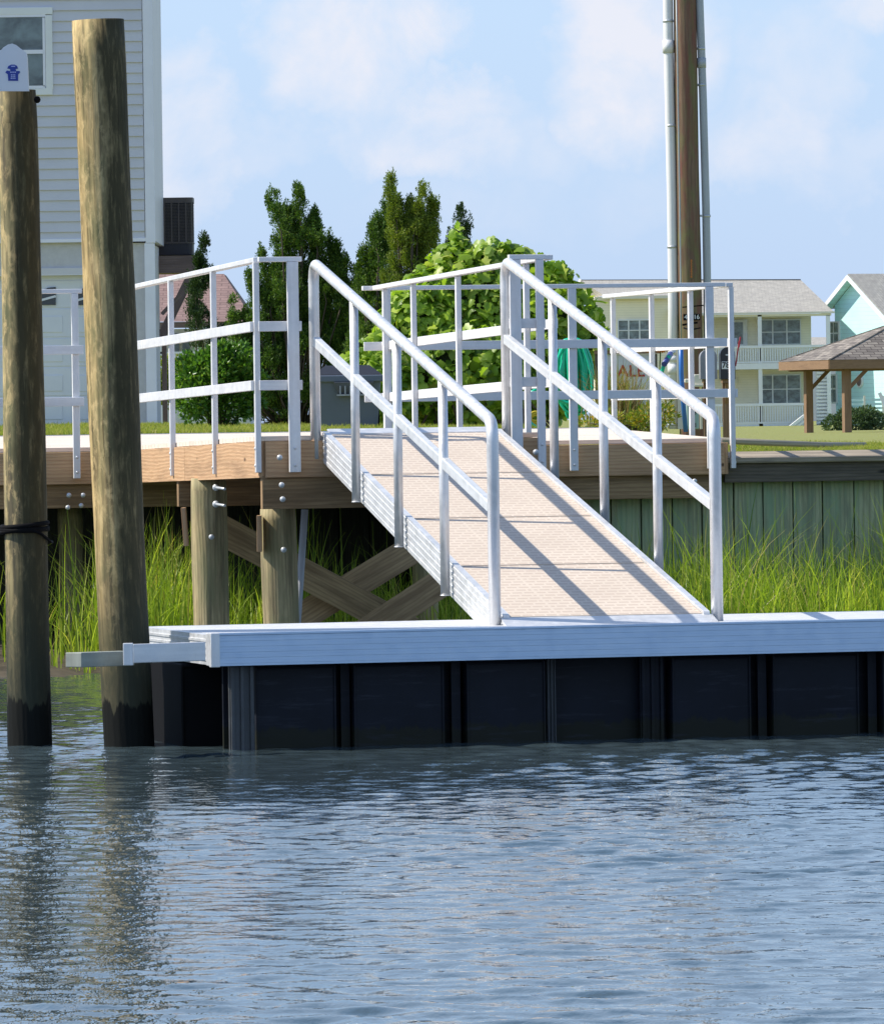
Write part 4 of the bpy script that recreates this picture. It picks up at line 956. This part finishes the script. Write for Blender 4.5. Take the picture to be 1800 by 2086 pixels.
mb = MB(); mb.fbox(1497, 768, 1504, 780, s, -1.45, .1); mb.build('wall_lamp', M['cream'], yh)
for px in (1546, 1685, 1440): mb = MB(); mb.fbox(px-4, 642, px+4, 872, s, .9, .2); mb.build('column', M['white'], yh)
mb = MB(); mb.fbox(1440, 740, 1690, 752, s, .95, 2.4); mb.build('balcony_floor', M['white'], yh)
for (ya, yb, xr) in ((704, 739, 1688), (822, 863, 1643)):
    mb = MB(); mb.fbox(1440, ya, xr, ya+5, s, .93, .1); mb.fbox(1440, yb-3, xr, yb, s, .92, .08)
    px = 1445
    while px < xr-1: mb.fbox(px, ya+5, px+2.2, yb-3, s, .90, .05); px += 5.0
    mb.build('balcony_railing', M['white'], yh)
mb = MB(); mb.fbox(1440, 863, 1645, 871, s, .9, 2.4); mb.build('porch_floor', M['white'], yh)
mb = MB(); mb.beam(at3(1597, 876, s, -1.6), at3(1646, 838, s, -1.2), .1, .14); mb.beam(at3(1604, 878, s, -1.6), at3(1650, 848, s, -1.2), .1, .1)
for k in range(9): px = 1604+k*5; mb.fbox(px, 871-(px-1597)*.7+2, px+2, 874, s, 1.4, .05)
mb.build('stair_railing', M['white'], yh)
mb = MB()
for k in range(15): y = 758+k*7.2; mb.fbox(1660, y, 1683, y+4, s, .8, .08)
mb.fbox(1660, 754, 1683, 870, s, .6, .05); mb.build('louvre_panel', M['white'], yh)

# ================================================================== TURQUOISE HOUSE
th = empty('house', P(1760, 868, s), 'bright turquoise gabled house with grey roof at the right edge', 'house')
al = R(62); g_ = Vector((math.cos(al), -math.sin(al), 0)); r_ = Vector((math.sin(al), math.cos(al), 0)); AP = at3(1745, 565, s, 0)
z0 = P(1740, 872, s).z
def TH(g, r, z): return AP + g_*g + r_*r + Vector((0, 0, z))
zb_ = z0-AP.z; wl, wr = 2.1, 4.6
mb = MB(); mb.prism([TH(-wl, 0, -wl*.62), TH(0, 0, 0), TH(wr, 0, -wr*.62), TH(wr, 0, zb_), TH(-wl, 0, zb_)], r_*6); mb.build('wall', M['turq'], th)
mb = MB(); dn = .62; hs = .17
mb.prism([TH(0, -.5, hs), TH(wr+.4, -.5, -(wr+.4)*dn+hs), TH(wr+.4, 8, -(wr+.4)*dn+hs), TH(0, 8, hs)], (0, 0, -.06))
mb.prism([TH(0, -.5, hs), TH(-wl-.4, -.5, -(wl+.4)*dn+hs), TH(-wl-.4, 8, -(wl+.4)*dn+hs), TH(0, 8, hs)], (0, 0, -.06)); mb.build('roof', M['sh_grey'], th)
mb = MB(); mb.prism([TH(0, -.53, hs-.05), TH(wr+.4, -.53, -(wr+.4)*dn+hs-.05), TH(wr+.4, -.53, -(wr+.4)*dn+hs-.3), TH(0, -.53, hs-.3)], -r_*.04)
mb.prism([TH(0, -.535, hs-.05), TH(-wl-.4, -.535, -(wl+.4)*dn+hs-.05), TH(-wl-.4, -.535, -(wl+.4)*dn+hs-.3), TH(0, -.535, hs-.3)], -r_*.04); mb.build('bargeboard', M['white'], th)
mb = MB(); mb.prism([TH(0, -.48, hs-.1), TH(-wl-.35, -.48, -(wl+.35)*dn+hs-.1), TH(-wl-.35, 0, -(wl+.35)*dn+hs-.1), TH(0, 0, hs-.1)], (0, 0, -.04)); mb.build('soffit', M['turq'], th)
def thbox(mb, ga, gb, za, zb, off, t=.06):
    mb.prism([TH(ga, -off, za), TH(gb, -off, za), TH(gb, -off, zb), TH(ga, -off, zb)], -r_*t)
def gz(px, py):  # facade coords of a photo point
    k = (px-900)/F; q = (k*AP.y-AP.x)/(g_.x-k*g_.y); dd = AP.y+g_.y*q; return q, P(px, py, F/dd).z-AP.z
for (xa, ya, xb, yb) in ((1691, 655, 1713, 703), (1691, 762, 1706, 822)):
    a = gz(xa, ya); b = gz(xb, yb); mb = MB(); thbox(mb, a[0], b[0], b[1], a[1], .0, .08); w = mb.build('window', M['white'], th)
    mb = MB(); ww = b[0]-a[0]; hh = a[1]-b[1]
    for i in range(2):
        for j in range(2): thbox(mb, a[0]+ww*(.1+.45*i), a[0]+ww*(.45+.45*i), b[1]+hh*(.06+.47*j), b[1]+hh*(.47+.47*j), .085, .012)
    mb.build('pane', M['glass_far'], w)
a = gz(1753, 776); mb = MB(); pts = [TH(a[0]+.28*math.cos(2*math.pi*k/16), -.01, a[1]+.32*math.sin(2*math.pi*k/16)) for k in range(16)]; mb.prism(pts, -r_*.08); v_ = mb.build('vent', M['white'], th)
pts = [TH(a[0]+.19*math.cos(2*math.pi*k/16), -.095, a[1]+.24*math.sin(2*math.pi*k/16)) for k in range(16)]; MB().prism(pts, -r_*.02).build('grille', M['mauve'], v_)
# open-slatted turquoise deck fence before it
df = empty('deck_fence', P(1760, 868, 46), 'pale turquoise slatted deck fence in front of the turquoise house', 'fence')
mb = MB()
for k in range(7): mb.fbox(1722, 812+k*8.5, 1830, 817+k*8.5, 46, 0, .05)
mb.build('slats', simple('pale_turquoise', (.5, .72, .72), .6), df)
for px in (1724, 1758, 1796): mb = MB(); mb.fbox(px, 806, px+4, 876, 46, .06, .12); mb.build('post', M['cream'], df)
mb = MB(); mb.beam(P(1790, 800, 46.3), P(1812, 850, 46.3), .08, .16); mb.build('stair_string', M['white'], df)
# far grey roof seen through the balcony
s = 25; fh = empty('house', P(1668, 860, s), 'distant grey roof seen between the yellow and turquoise houses', 'house')
mb = MB(); mb.prism([at3(1640, 704, s), at3(1712, 704, s), at3(1712, 686, s, 3), at3(1640, 686, s, 3)], (0, .1, -.1)); mb.build('roof', M['sh_grey'], fh)
mb = MB(); mb.fbox(1644, 704, 1708, 872, s, -.6, 4); mb.build('wall', M['siding'], fh)

# ================================================================== GAZEBO
s = 75; gz_ = empty('gazebo', P(1690, 880, s), 'brown timber gazebo with a shingled hip roof and square posts', 'gazebo')
M['gazw'] = wood('gazebo_timber', (.21, .125, .07), (.31, .195, .115), (.13, .075, .04), knots=False)
NC = P(1688, 733, s); LC = P(1604, 737, s*.983); LC.z = NC.z
ed = LC-NC; Ld = 4.2; ed = Vector((-1.18, 3.55, 0)); fd = Vector((5.3, 1.76, 0)); LC = NC+ed; RC = NC+fd; BC = LC+fd; PK = (NC+BC)/2; PK.z = NC.z+1.05
roof = MB(); mats_ = [NC, RC, BC, LC]
for i in range(4): roof.poly([mats_[i], mats_[(i+1) % 4], PK])
for i in range(4): roof.beam(mats_[i]+Vector((0, 0, .01)), PK+Vector((0, 0, .01)), .05, .02)
roof.build('roof', M['sh_gaz'], gz_, recalc=False)
for i in range(4):
    a, b = mats_[i], mats_[(i+1) % 4]; mb = MB(); mb.beam(a+Vector((0, 0, -.13)), b+Vector((0, 0, -.13)), .05, .24); mb.build('fascia_board', M['gazw'], gz_)
def gp(fa, fb): return NC+fd*fa+ed*fb
zt = NC.z-.25; zg = P(1690, 884, s).z
for fa, fb in ((.12, .12), (.12, .88), (.88, .12), (.88, .88)):
    q = gp(fa, fb); mb = MB(); mb.beam((q.x, q.y, zg-.1), (q.x, q.y, zt), .2, .2, up=fd); mb.build('post', M['gazw'], gz_)
    sx = fd.normalized()*(1 if fa < .5 else -1); mb = MB(); mb.beam(Vector((q.x, q.y, zt-.55))+sx*.05, Vector((q.x, q.y, zt))+sx*.62, .1, .1, up=(0, 1, 0)); mb.build('brace', M['gazw'], gz_)
for fb in (.12, .88):
    mb = MB(); a, b = gp(.02, fb), gp(.98, fb); a.z = b.z = zt+.02; mb.beam(a, b, .12, .12); mb.build('tie_beam', M['gazw'], gz_)

# ================================================================== UTILITY POLE
s = 200
a, b = P(1393, -60, s), P(1408, 872, s); dr = (b-a)/(a.z-b.z)
M['upole'] = wood('utility_pole_wood', (.16, .10, .06), (.24, .155, .10), (.08, .05, .035), knots=False, grain=.6, streak=(.19, .07, .05), green=(.15, .16, .055))
pole = empty('utility_pole', P(1408, 872, s), 'tall weathered utility pole with a white and a grey conduit strapped to its sides', 'utility pole')
piling([P(1391, -220, s), P(1398, 300, s), b+dr*.2][0::2], (.112, .128), M['upole'], pole, 'pole')
yc = F/s
def cond(pts, r, mat, rings, straps, dx):
    q = [P(*p, s) for p in pts]; mb = MB(); mb.tube(q, r, 14)
    for (x, y, l) in rings: c = P(x, y, s); c2 = P(x+l*.013, y+l, s); mb.tube([c, c2], r*1.16, 14)
    o = mb.build('conduit', mat, pole)
    for (x, y) in straps:
        c = P(x, y, s); mb = MB(); mb.tube([c+Vector((0, 0, .012)), c-Vector((0, 0, .012))], r*1.09, 14); mb.beam(c, c+Vector((dx, 0, .004)), .03, .022); mb.build('strap', M['bolt'], pole)
    return o
M['pvc'] = simple('white_conduit', (.78, .78, .78), .45, 0, .04, 3, .02); M['pvcg'] = simple('grey_conduit', (.40, .43, .46), .5, 0, .06, 3, .02)
cond([(1358, -220), (1359.5, 0), (1361, 100), (1368, 420), (1370, 620), (1370, 874)], .0505, M['pvc'], [(1360.5, 82, 26), (1370.5, 742, 20), (1370.5, 726, 10)], [(1360, 43), (1366, 256), (1369, 503), (1370, 865)], .13)
cond([(1421, -220), (1424, 0), (1431, 200), (1437, 420), (1440, 600), (1441, 874)], .040, M['pvcg'], [(1428, 118, 20)], [(1427, 99), (1429, 173), (1438, 440)], -.08)
mb = MB(); pts = [P(x, y, s+.8) for x, y in ((1377, 0), (1379, 110), (1381, 250), (1384, 420), (1386, 600), (1387, 720))]; mb.tube(pts, .008, 6); mb.build('ground_wire', M['alu_dull'], pole)
mb = MB(); mb.fbox(1390, 640, 1424, 653, s, .137, .004); tg = mb.build('number_tag', M['black'], pole)
c = P(1407.5, 646.5, s); textmesh('tag_number', '48816', Vector((c.x, F/s-.140, c.z)), .062, FACE, M['white'], tg)
mb = MB(); mb.fbox(1402, 529, 1411, 569, s, .128, .006); t2 = mb.build('number_strip', M['upole'], pole)
org = simple('orange_lettering', (.75, .22, .03), .5, 0, .1, 5, 0)
for i, ch in enumerate('8522048'):
    c = P(1406.5, 532+i*5.4, s); textmesh('strip_digit', ch, Vector((c.x, F/s-.131, c.z)), .032, FACE, org, t2)
mb = MB(); mb.beam(P(1389, 626, s+1), P(1432, 622, s+1), .012, .012); mb.beam(P(1389, 662, s+1), P(1420, 657, s+1), .012, .02)
mb.tube([P(1392, 668, s+2), P(1405, 672, s+2.4), P(1425, 668, s+2)], .008, 6); mb.build('wire', M['black'], pole)

# numbered pedestal, meter hood, blue water hose, posts around the pole
s = 203; ped = empty('utility_pedestal', P(1410, 870, s), 'pale teal utility pedestal with a column of numbers and an orange sticker below the pole', 'pedestal')
M['teal'] = simple('pedestal_teal', (.30, .44, .42), .5, 0, .06)
mb = MB(); mb.fbox(1396, 800, 1421, 874, s, .22, .22); mb.build('cabinet', M['teal'], ped, bevel=.01)
mb = MB(); mb.fbox(1394, 796, 1423, 801, s, .24, .26); mb.build('lid', M['teal'], ped, bevel=.006)
mb = MB(); mb.fbox(1398, 812, 1419, 826, s, .223, .004); mb.build('sticker', org, ped)
for t_, yy in (('4', 831), ('22', 840), ('1', 849), ('7', 858), ('58', 866)):
    c = P(1409, yy, s); w = 5 if len(t_) == 1 else 10
    mb = MB(); mb.fbox(1409-w*.62, yy-4.2, 1409+w*.62, yy+4.2, s, .224, .004); pl = mb.build('number_plate', M['black'], ped)
    textmesh('number', t_, Vector((c.x, F/s-.227, c.z)), .046, FACE, M['white'], pl)
hood = empty('meter_hood', P(1420, 790, 206), 'cream hood-shaped cover on a thin post beside the utility pole', 'meter cover')
mb = MB(); c = [P(1405, 783, 206), P(1436, 783, 206), P(1431, 763, 206), P(1412, 763, 206)]; c = [Vector((q.x, F/206-.25, q.z)) for q in c]; mb.prism(c, (0, .16, 0)); mb.build('hood', M['cream'], hood, bevel=.006)
mb = MB(); mb.fbox(1402, 783, 1440, 788, 206, .27, .2); mb.build('tray', M['cream'], hood, bevel=.004)
mb = MB(); mb.fbox(1392, 772, 1405, 780, 206, .25, .12); mb.build('box', M['cream'], hood, bevel=.008)
mb = MB(); mb.fbox(1423, 788, 1428, 874, 206, .2, .06); mb.build('post', M['cream'], hood)
sp_ = empty('stake', P(1385, 872, 214), 'cream painted stake standing in front of the white conduit', 'stake')
mb = MB(); mb.fbox(1379, 700, 1389, 874, 214, 0, .05); mb.build('stake_post', M['cream'], sp_)
def hose(name, pts, s, r, mat, label, cat='hose', rad=.05, dy=0):
    q = [P(x, y, s)+Vector((0, dy, 0)) for x, y in pts]; q = fillet(q, rad, 6); o = MB().tube(q, r, 10).build(name, mat); return tag(o, label, cat)
M['blue'] = simple('blue_hose', (.03, .16, .50), .35, 0, .08, 5, 0); M['green'] = simple('green_hose', (.008, .52, .31), .22, 0, .12, 8, 0)
M['navy'] = simple('hose_sleeve', (.06, .08, .28), .4, 0, .05, 5, 0); M['yellowp'] = simple('yellow_hose', (.6, .45, .03), .4, 0, .1, 5, 0)
hose('blue_hose', [(1386, 700), (1387, 760), (1389, 800), (1396, 880)], 220, .022, M['blue'], 'blue hose hanging straight down beside the utility pole')
# tap and the green hose that runs from it
tp = empty('tap', P(1370, 716, 214), 'small white and chrome tap on the white conduit with a hose on it', 'tap')
mb = MB(); mb.tube([P(1362, 716, 216), P(1376, 716, 216)], .032, 10); mb.tube([P(1370, 712, 217), P(1370, 706, 217)], .025, 8); mb.build('valve', M['pvc'], tp)
mb = MB(); mb.tube([P(1369, 716, 218), P(1363, 724, 219)], .018, 8); mb.tube([P(1371, 718, 218), P(1373, 719, 218)], .014, 8); mb.build('spout', M['bolt'], tp)
gh = empty('garden_hose', P(1290, 866, 225), 'green garden hose with a dark blue sleeve looping from the tap down to the lawn', 'hose')
q = fillet([P(x, y, 222) for x, y in ((1363, 724), (1352, 742), (1342, 776), (1334, 812), (1318, 848), (1300, 868), (1240, 870), (1205, 866))], .09, 6); MB().tube(q, .0185, 10).build('hose', M['green'], gh)
MB().tube([P(1365, 721, 221.5), P(1352, 742, 222.4)], .026, 10).build('sleeve', M['navy'], gh)
# hanging coil on its post
hc = empty('hose_coil', P(1170, 868, 224), 'big coil of bright green garden hose hanging in long loops from a post', 'hose')
mb = MB()
for k in range(13):
    w_ = rng.uniform(.06, .19); zt = P(1170, rng.uniform(688, 700), 224); bt = rng.uniform(822, 872); xo = rng.uniform(-.045, .045); yo = rng.uniform(-.12, .05)
    bz = P(1170, bt, 224).z; pts = []
    for i in range(25):
        an = 2*math.pi*i/24; zz = (zt.z+bz)/2+math.sin(an)*(zt.z-bz)/2; nar = .80+.30*(1-math.sin(an))/2
        pts.append(Vector((zt.x+xo+math.cos(an)*w_*nar*(abs(math.cos(an))**-.25 if abs(math.cos(an)) > .05 else 1)*.95+.02*math.sin(an*2+k), zt.y+yo+.02*math.cos(an+k), zz)))
    mb.tube(pts, .0165, 8, cap=False)
mb.build('coil', M['green'], hc)
mb = MB(); q = P(1170, 700, 224); mb.beam((q.x-.16, q.y+.02, q.z), (q.x+.16, q.y+.02, q.z), .06, .06); mb.beam((q.x, q.y+.1, q.z+.03), (q.x, q.y+.1, 1.55), .09, .09, up=(0, 1, 0)); mb.build('hanger', M['gazw'], hc)
hose('garden_hose', [(1098, 790), (1080, 800), (1074, 830), (1078, 862), (1096, 872)], 228, .0165, M['green'], 'single loop of green hose left of the big coil', rad=.1)
mb = MB()
for k in range(9):
    c = P(1092+rng.uniform(-3, 3), 852+rng.uniform(-5, 6), 227); r1 = rng.uniform(.045, .07); pts = [c+Vector((math.cos(t)*r1, -.02*k/9, math.sin(t)*r1*.85)) for t in np.linspace(0, 2*math.pi, 19)]; mb.tube(pts, .009, 6, cap=False)
o = mb.build('yellow_cord', M['yellowp']); tag(o, 'small coil of yellow cord lying left of the green hose coil', 'cord')

# sale sign
s = 219; sg = empty('sale_sign', P(1275, 868, s), 'white sale sign with red letters half hidden by dry ornamental grass', 'sign')
M['signw'] = simple('sign_white', (.66, .66, .66), .5, 0, .04); red = simple('sign_red', (.42, .01, .02), .5, 0, .05, 5, 0)
mb = MB(); mb.fbox(1215, 722, 1338, 852, s, 0, .02); mb.build('panel', M['signw'], sg)
mb = MB(); mb.fbox(1210, 713, 1345, 721, s, .03, .06); mb.build('top_rail', M['gazw'], sg)
for px in (1212, 1330): mb = MB(); mb.fbox(px, 721, px+9, 874, s, .01, .05); mb.build('post', M['capface'], sg)
c = P(1277, 757, s); textmesh('word', 'SALE', Vector((c.x, F/s-.004, c.z)), .152, FACE, red, sg, sx=1.02)
c = P(1276, 814, s); textmesh('word', 'C', Vector((c.x, F/s-.004, c.z)), .10, FACE, M['black'], sg)
c = P(1270, 836, s); textmesh('word', 'SP', Vector((c.x, F/s-.004, c.z)), .075, FACE, red, sg)
M['orangefl'] = leafmat('orange_flower', [(0, (.7, .2, .02)), (.6, (.9, .35, .03)), (1, (.9, .5, .1))], .3)
fl = empty('flower', P(1345, 712, 222), 'bunch of orange flowers behind the mid rail near the tap', 'flowers'); leafcloud('petals', [(1347, 709, 14, 6, 0), (1320, 710, 10, 4, 0)], 222, 420, .03, M['orangefl'], fl, hollow=.2, asp=.7)
mb = MB(); mb.tube([P(1345, 712, 222), P(1340, 800, 222), P(1338, 872, 222)], .006, 6); mb.build('stem', M['jun_y'], fl)

# mailboxes
def mailbox(px0, px1, py0, py1, s, mat, label, num=None, flag=False, dy=0):
    rt = empty('mailbox', P((px0+px1)/2, 872, s), label, 'mailbox', 'mailboxes')
    x0, x1 = P(px0, 740, s).x, P(px1, 740, s).x; zt, zb = P(px0, py0, s).z, P(px0, py1, s).z; r = (x1-x0)/2; y = F/s+dy
    pts = [(x0, y, zb), (x1, y, zb)]+[(x0+r+math.cos(a)*r, y, zt-r+math.sin(a)*r) for a in np.linspace(0, math.pi, 13)]
    mb = MB(); mb.prism(pts, (0, .46, 0)); body = mb.build('body', mat, rt, bevel=.004)
    cx = x0+r; pts2 = [(cx+(p[0]-cx)*1.05, y-.012, zb-.004+(p[2]-zb)*1.03) for p in pts]; mb = MB(); mb.prism(pts2, (0, .03, 0)); dr_ = mb.build('door', mat, rt, bevel=.004)
    MB().beam((cx-.02, y-.03, zt-.07), (cx+.02, y-.03, zt-.07), .02, .014).build('latch', M['bolt'], dr_)
    if num:
        mb = MB(); mb.box(cx-r*.86, y-.016, (zt+zb)/2-.055, cx+r*.86, y-.0125, (zt+zb)/2+.015); pl = mb.build('number_plate', M['white'], dr_)
        textmesh('number', num, Vector((cx, y-.018, (zt+zb)/2-.02)), .075, FACE, M['black'], rt)
    if flag: mb = MB(); mb.beam((x1+.012, y+.15, zb+.12), (x1+.05, y+.15, zt+.06), .012, .02, up=(0, 1, 0)); mb.beam((x1+.045, y+.15, zt), (x1+.062, y+.15, zt+.1), .012, .06, up=(0, 1, 0)); mb.build('flag', simple('flag_red', (.5, .04, .06), .5), rt)
    mb = MB(); mb.beam((cx, y+.2, zb-.02), (cx, y+.2, 1.3), .09, .09, up=(0, 1, 0)); mb.beam((cx, y+.02, zb-.02), (cx, y+.42, zb-.02), .1, .035); mb.beam((cx, y+.05, zb-.03), (cx, y+.2, zb-.26), .05, .05, up=(0, 1, 0)); mb.build('post', M['gazw'], rt)
mailbox(1426, 1459, 712, 772, 212, simple('grey_mailbox', (.30, .30, .33), .45, .2, .05), 'grey rounded mailbox behind the rail post, beside the black one')
mailbox(1467, 1496, 708, 772, 216, simple('black_mailbox', (.012, .014, .02), .3, 0, .1), 'black mailbox with number 786 and a red flag', '786', True)

# trash can
s = 234; tc_ = empty('trash_can', P(704, 866, s), 'slate grey wheeled trash can with a black lid standing on the lawn against the vine', 'trash can')
M['slate'] = simple('slate_plastic', (.10, .125, .17), .5, 0, .08, 3, .03)
def rect(px0, px1, py, y0, y1): a, b = P(px0, py, s), P(px1, py, s); z = (a.z+b.z)/2; return [(a.x, y0, z), (b.x, y0, z), (b.x, y1, z), (a.x, y1, z)]
Y0 = F/s
def loft(mb, r0, r1): 
    for i in range(4): j = (i+1) % 4; mb.poly([r0[i], r0[j], r1[j], r1[i]])
    mb.poly(r0); mb.poly(r1[::-1])
mb = MB(); loft(mb, rect(652, 768, 870, Y0+.06, Y0+.5), rect(641, 775, 772, Y0, Y0+.56)); mb.build('bin', M['slate'], tc_, bevel=.018)
mb = MB(); loft(mb, rect(632, 782, 778, Y0-.03, Y0+.6), rect(632, 782, 764, Y0-.03, Y0+.6)); mb.build('rim', M['slate'], tc_, bevel=.01)
mb = MB(); loft(mb, rect(636, 779, 764, Y0-.02, Y0+.58), rect(662, 752, 744, Y0+.12, Y0+.45)); mb.build('lid', simple('lid_black', (.03, .033, .042), .4, 0, .1), tc_, bevel=.014)
mb = MB(); loft(mb, rect(690, 752, 806, Y0-.02, Y0+.03), rect(680, 762, 778, Y0-.05, Y0+.03)); mb.build('grip', simple('grip_dark', (.07, .08, .10), .5), tc_, bevel=.006)
mb = MB()
for k in range(6): mb.fbox(692+k*10, 786, 694.5+k*10, 804, s, .055, .03)
mb.fbox(686, 803, 756, 806, s, .05, .04); mb.build('grip_ribs', simple('grip_light', (.33, .35, .39), .5), tc_)
mb = MB()
for px in (655, 765): c = P(px, 856, s); mb.tube([(c.x-.03, Y0+.5, c.z), (c.x+.03, Y0+.5, c.z)], .09, 14)
mb.build('wheel', M['black'], tc_)

# fallen pole on the lawn
o = MB().tube([P(1440, 896, 246), P(1560, 902, 245), P(1665, 906, 244), P(1760, 905, 238)], [.028, .028, .025, .018], 10).build('fallen_pole', wood('grey_pole', (.27, .25, .2), (.38, .35, .28), (.15, .13, .1), knots=False))
tag(o, 'long grey wooden pole lying on the lawn near the bulkhead cap', 'pole')

# ================================================================== LIGHT AND SKY
SE, DX, DYY = R(46), 1.0, -.06
sun = bpy.data.lights.new('sun', 'SUN'); so = bpy.data.objects.new('sun', sun); COL.objects.link(so)
sun.energy = 4.6; sun.angle = R(.53); sun.color = (1.0, .93, .82)
tr_ = Vector((DX, DYY, 0)).normalized()*math.cos(SE) + Vector((0, 0, -math.sin(SE)))
so.rotation_euler = tr_.to_track_quat('-Z', 'Y').to_euler()
w = bpy.data.worlds.new('World'); scene.world = w; w.use_nodes = True; nt = w.node_tree
for n in list(nt.nodes): nt.nodes.remove(n)
wo = nt.nodes.new('ShaderNodeOutputWorld'); bg = nt.nodes.new('ShaderNodeBackground'); sky = nt.nodes.new('ShaderNodeTexSky')
sky.sky_type = 'NISHITA'; sky.sun_disc = False; sky.sun_elevation = SE; sky.sun_rotation = math.atan2(-DX, -DYY)
sky.air_density = 1.0; sky.dust_density = .3; sky.ozone_density = 2.0; sky.altitude = 0
tc = nt.nodes.new('ShaderNodeTexCoord'); sp = nt.nodes.new('ShaderNodeSeparateXYZ'); nt.links.new(tc.outputs['Generated'], sp.inputs[0])
col = mix(nt, sky.outputs[0], (.92, .98, 1.12), 1.0, 'MULTIPLY')
col = mix(nt, col, ramp(nt, sp.outputs[2], [(0, (3.5/9, 4.6/9, 6.6/9)), (.06, (4.0/9, 5.25/9, 7.1/9)), (.3, (2.9/9, 5.2/9, 8.5/9))], scale=9), ramp(nt, sp.outputs[2], [(0, (.92, .92, .92)), (.06, (.85, .85, .85)), (.3, (.7, .7, .7)), (.7, (0, 0, 0))]))
# clouds: soft cumulus low over the horizon, drawn by direction
yy = math_(nt, 'MAXIMUM', math_(nt, 'ABSOLUTE', sp.outputs[1]), .05)
gx_ = math_(nt, 'DIVIDE', sp.outputs[0], yy); gz2 = math_(nt, 'DIVIDE', sp.outputs[2], yy)
cb = nt.nodes.new('ShaderNodeCombineXYZ'); nt.links.new(gx_, cb.inputs[0]); nt.links.new(gz2, cb.inputs[1])
wv_ = noise(nt, cb.outputs[0], 75, 5, .62, 0, 'Color'); wsp = nt.nodes.new('ShaderNodeSeparateXYZ'); nt.links.new(wv_, wsp.inputs[0])
gxw = math_(nt, 'ADD', gx_, math_(nt, 'MULTIPLY', math_(nt, 'SUBTRACT', wsp.outputs[0], .5), .022))
gzw = math_(nt, 'ADD', gz2, math_(nt, 'MULTIPLY', math_(nt, 'SUBTRACT', wsp.outputs[1], .5), .020))
acc = None
for (px, py, rx, ry, st) in ((740, 50, 230, 210, .95), (1270, 120, 150, 250, .95), (1400, 60, 150, 170, .7), (890, 270, 230, 110, .8), (1060, 290, 180, 90, .45), (370, 250, 140, 220, .85), (1560, 300, 180, 130, .65), (1660, 130, 150, 160, .5), (1790, 0, 150, 90, .7), (520, 270, 170, 80, .35), (1750, 340, 150, 80, .3), (1100, 420, 400, 80, .22)):
    cx, cy = (px-900)/F, (HY-py)/F
    dx = math_(nt, 'DIVIDE', math_(nt, 'SUBTRACT', gxw, cx), rx/F); dy = math_(nt, 'DIVIDE', math_(nt, 'SUBTRACT', gzw, cy), ry/F)
    g = math_(nt, 'SUBTRACT', 1, math_(nt, 'ADD', math_(nt, 'MULTIPLY', dx, dx), math_(nt, 'MULTIPLY', dy, dy)), True)
    g = math_(nt, 'MULTIPLY', math_(nt, 'MINIMUM', math_(nt, 'MULTIPLY', g, 1.25), 1.0), st)
    acc = g if acc is None else math_(nt, 'MAXIMUM', acc, g)
n1 = noise(nt, cb.outputs[0], 55, 8, .6, .3)
front = math_(nt, 'MULTIPLY', math_(nt, 'GREATER_THAN', sp.outputs[1], 0), math_(nt, 'LESS_THAN', sp.outputs[2], .09))
f1 = math_(nt, 'MULTIPLY', acc, ramp(nt, n1, [(.34, (.15, .15, .15)), (.60, (1, 1, 1))])); f1 = math_(nt, 'MULTIPLY', f1, front)
n2 = noise(nt, mapped(nt, 'Generated', (1, 1, 3)), 2.4, 8, .6); f2 = math_(nt, 'MULTIPLY', ramp(nt, n2, [(.46, (0, 0, 0)), (.7, (.5, .5, .5))]), math_(nt, 'GREATER_THAN', sp.outputs[2], .07))
f = math_(nt, 'MAXIMUM', f1, f2, True)
f = math_(nt, 'MINIMUM', f, 1)
CLOUD = (5.95, 6.1, 6.75)
col = mix(nt, col, CLOUD, f)
nt.links.new(col, bg.inputs[0]); bg.inputs[1].default_value = .11; nt.links.new(bg.outputs[0], wo.inputs[0])

scene.render.engine = 'CYCLES'
scene.view_settings.view_transform = 'Standard'; scene.view_settings.look = 'None'; scene.view_settings.exposure = .36; scene.view_settings.gamma = 1
scene.cycles.max_bounces = 8; scene.cycles.transparent_max_bounces = 8
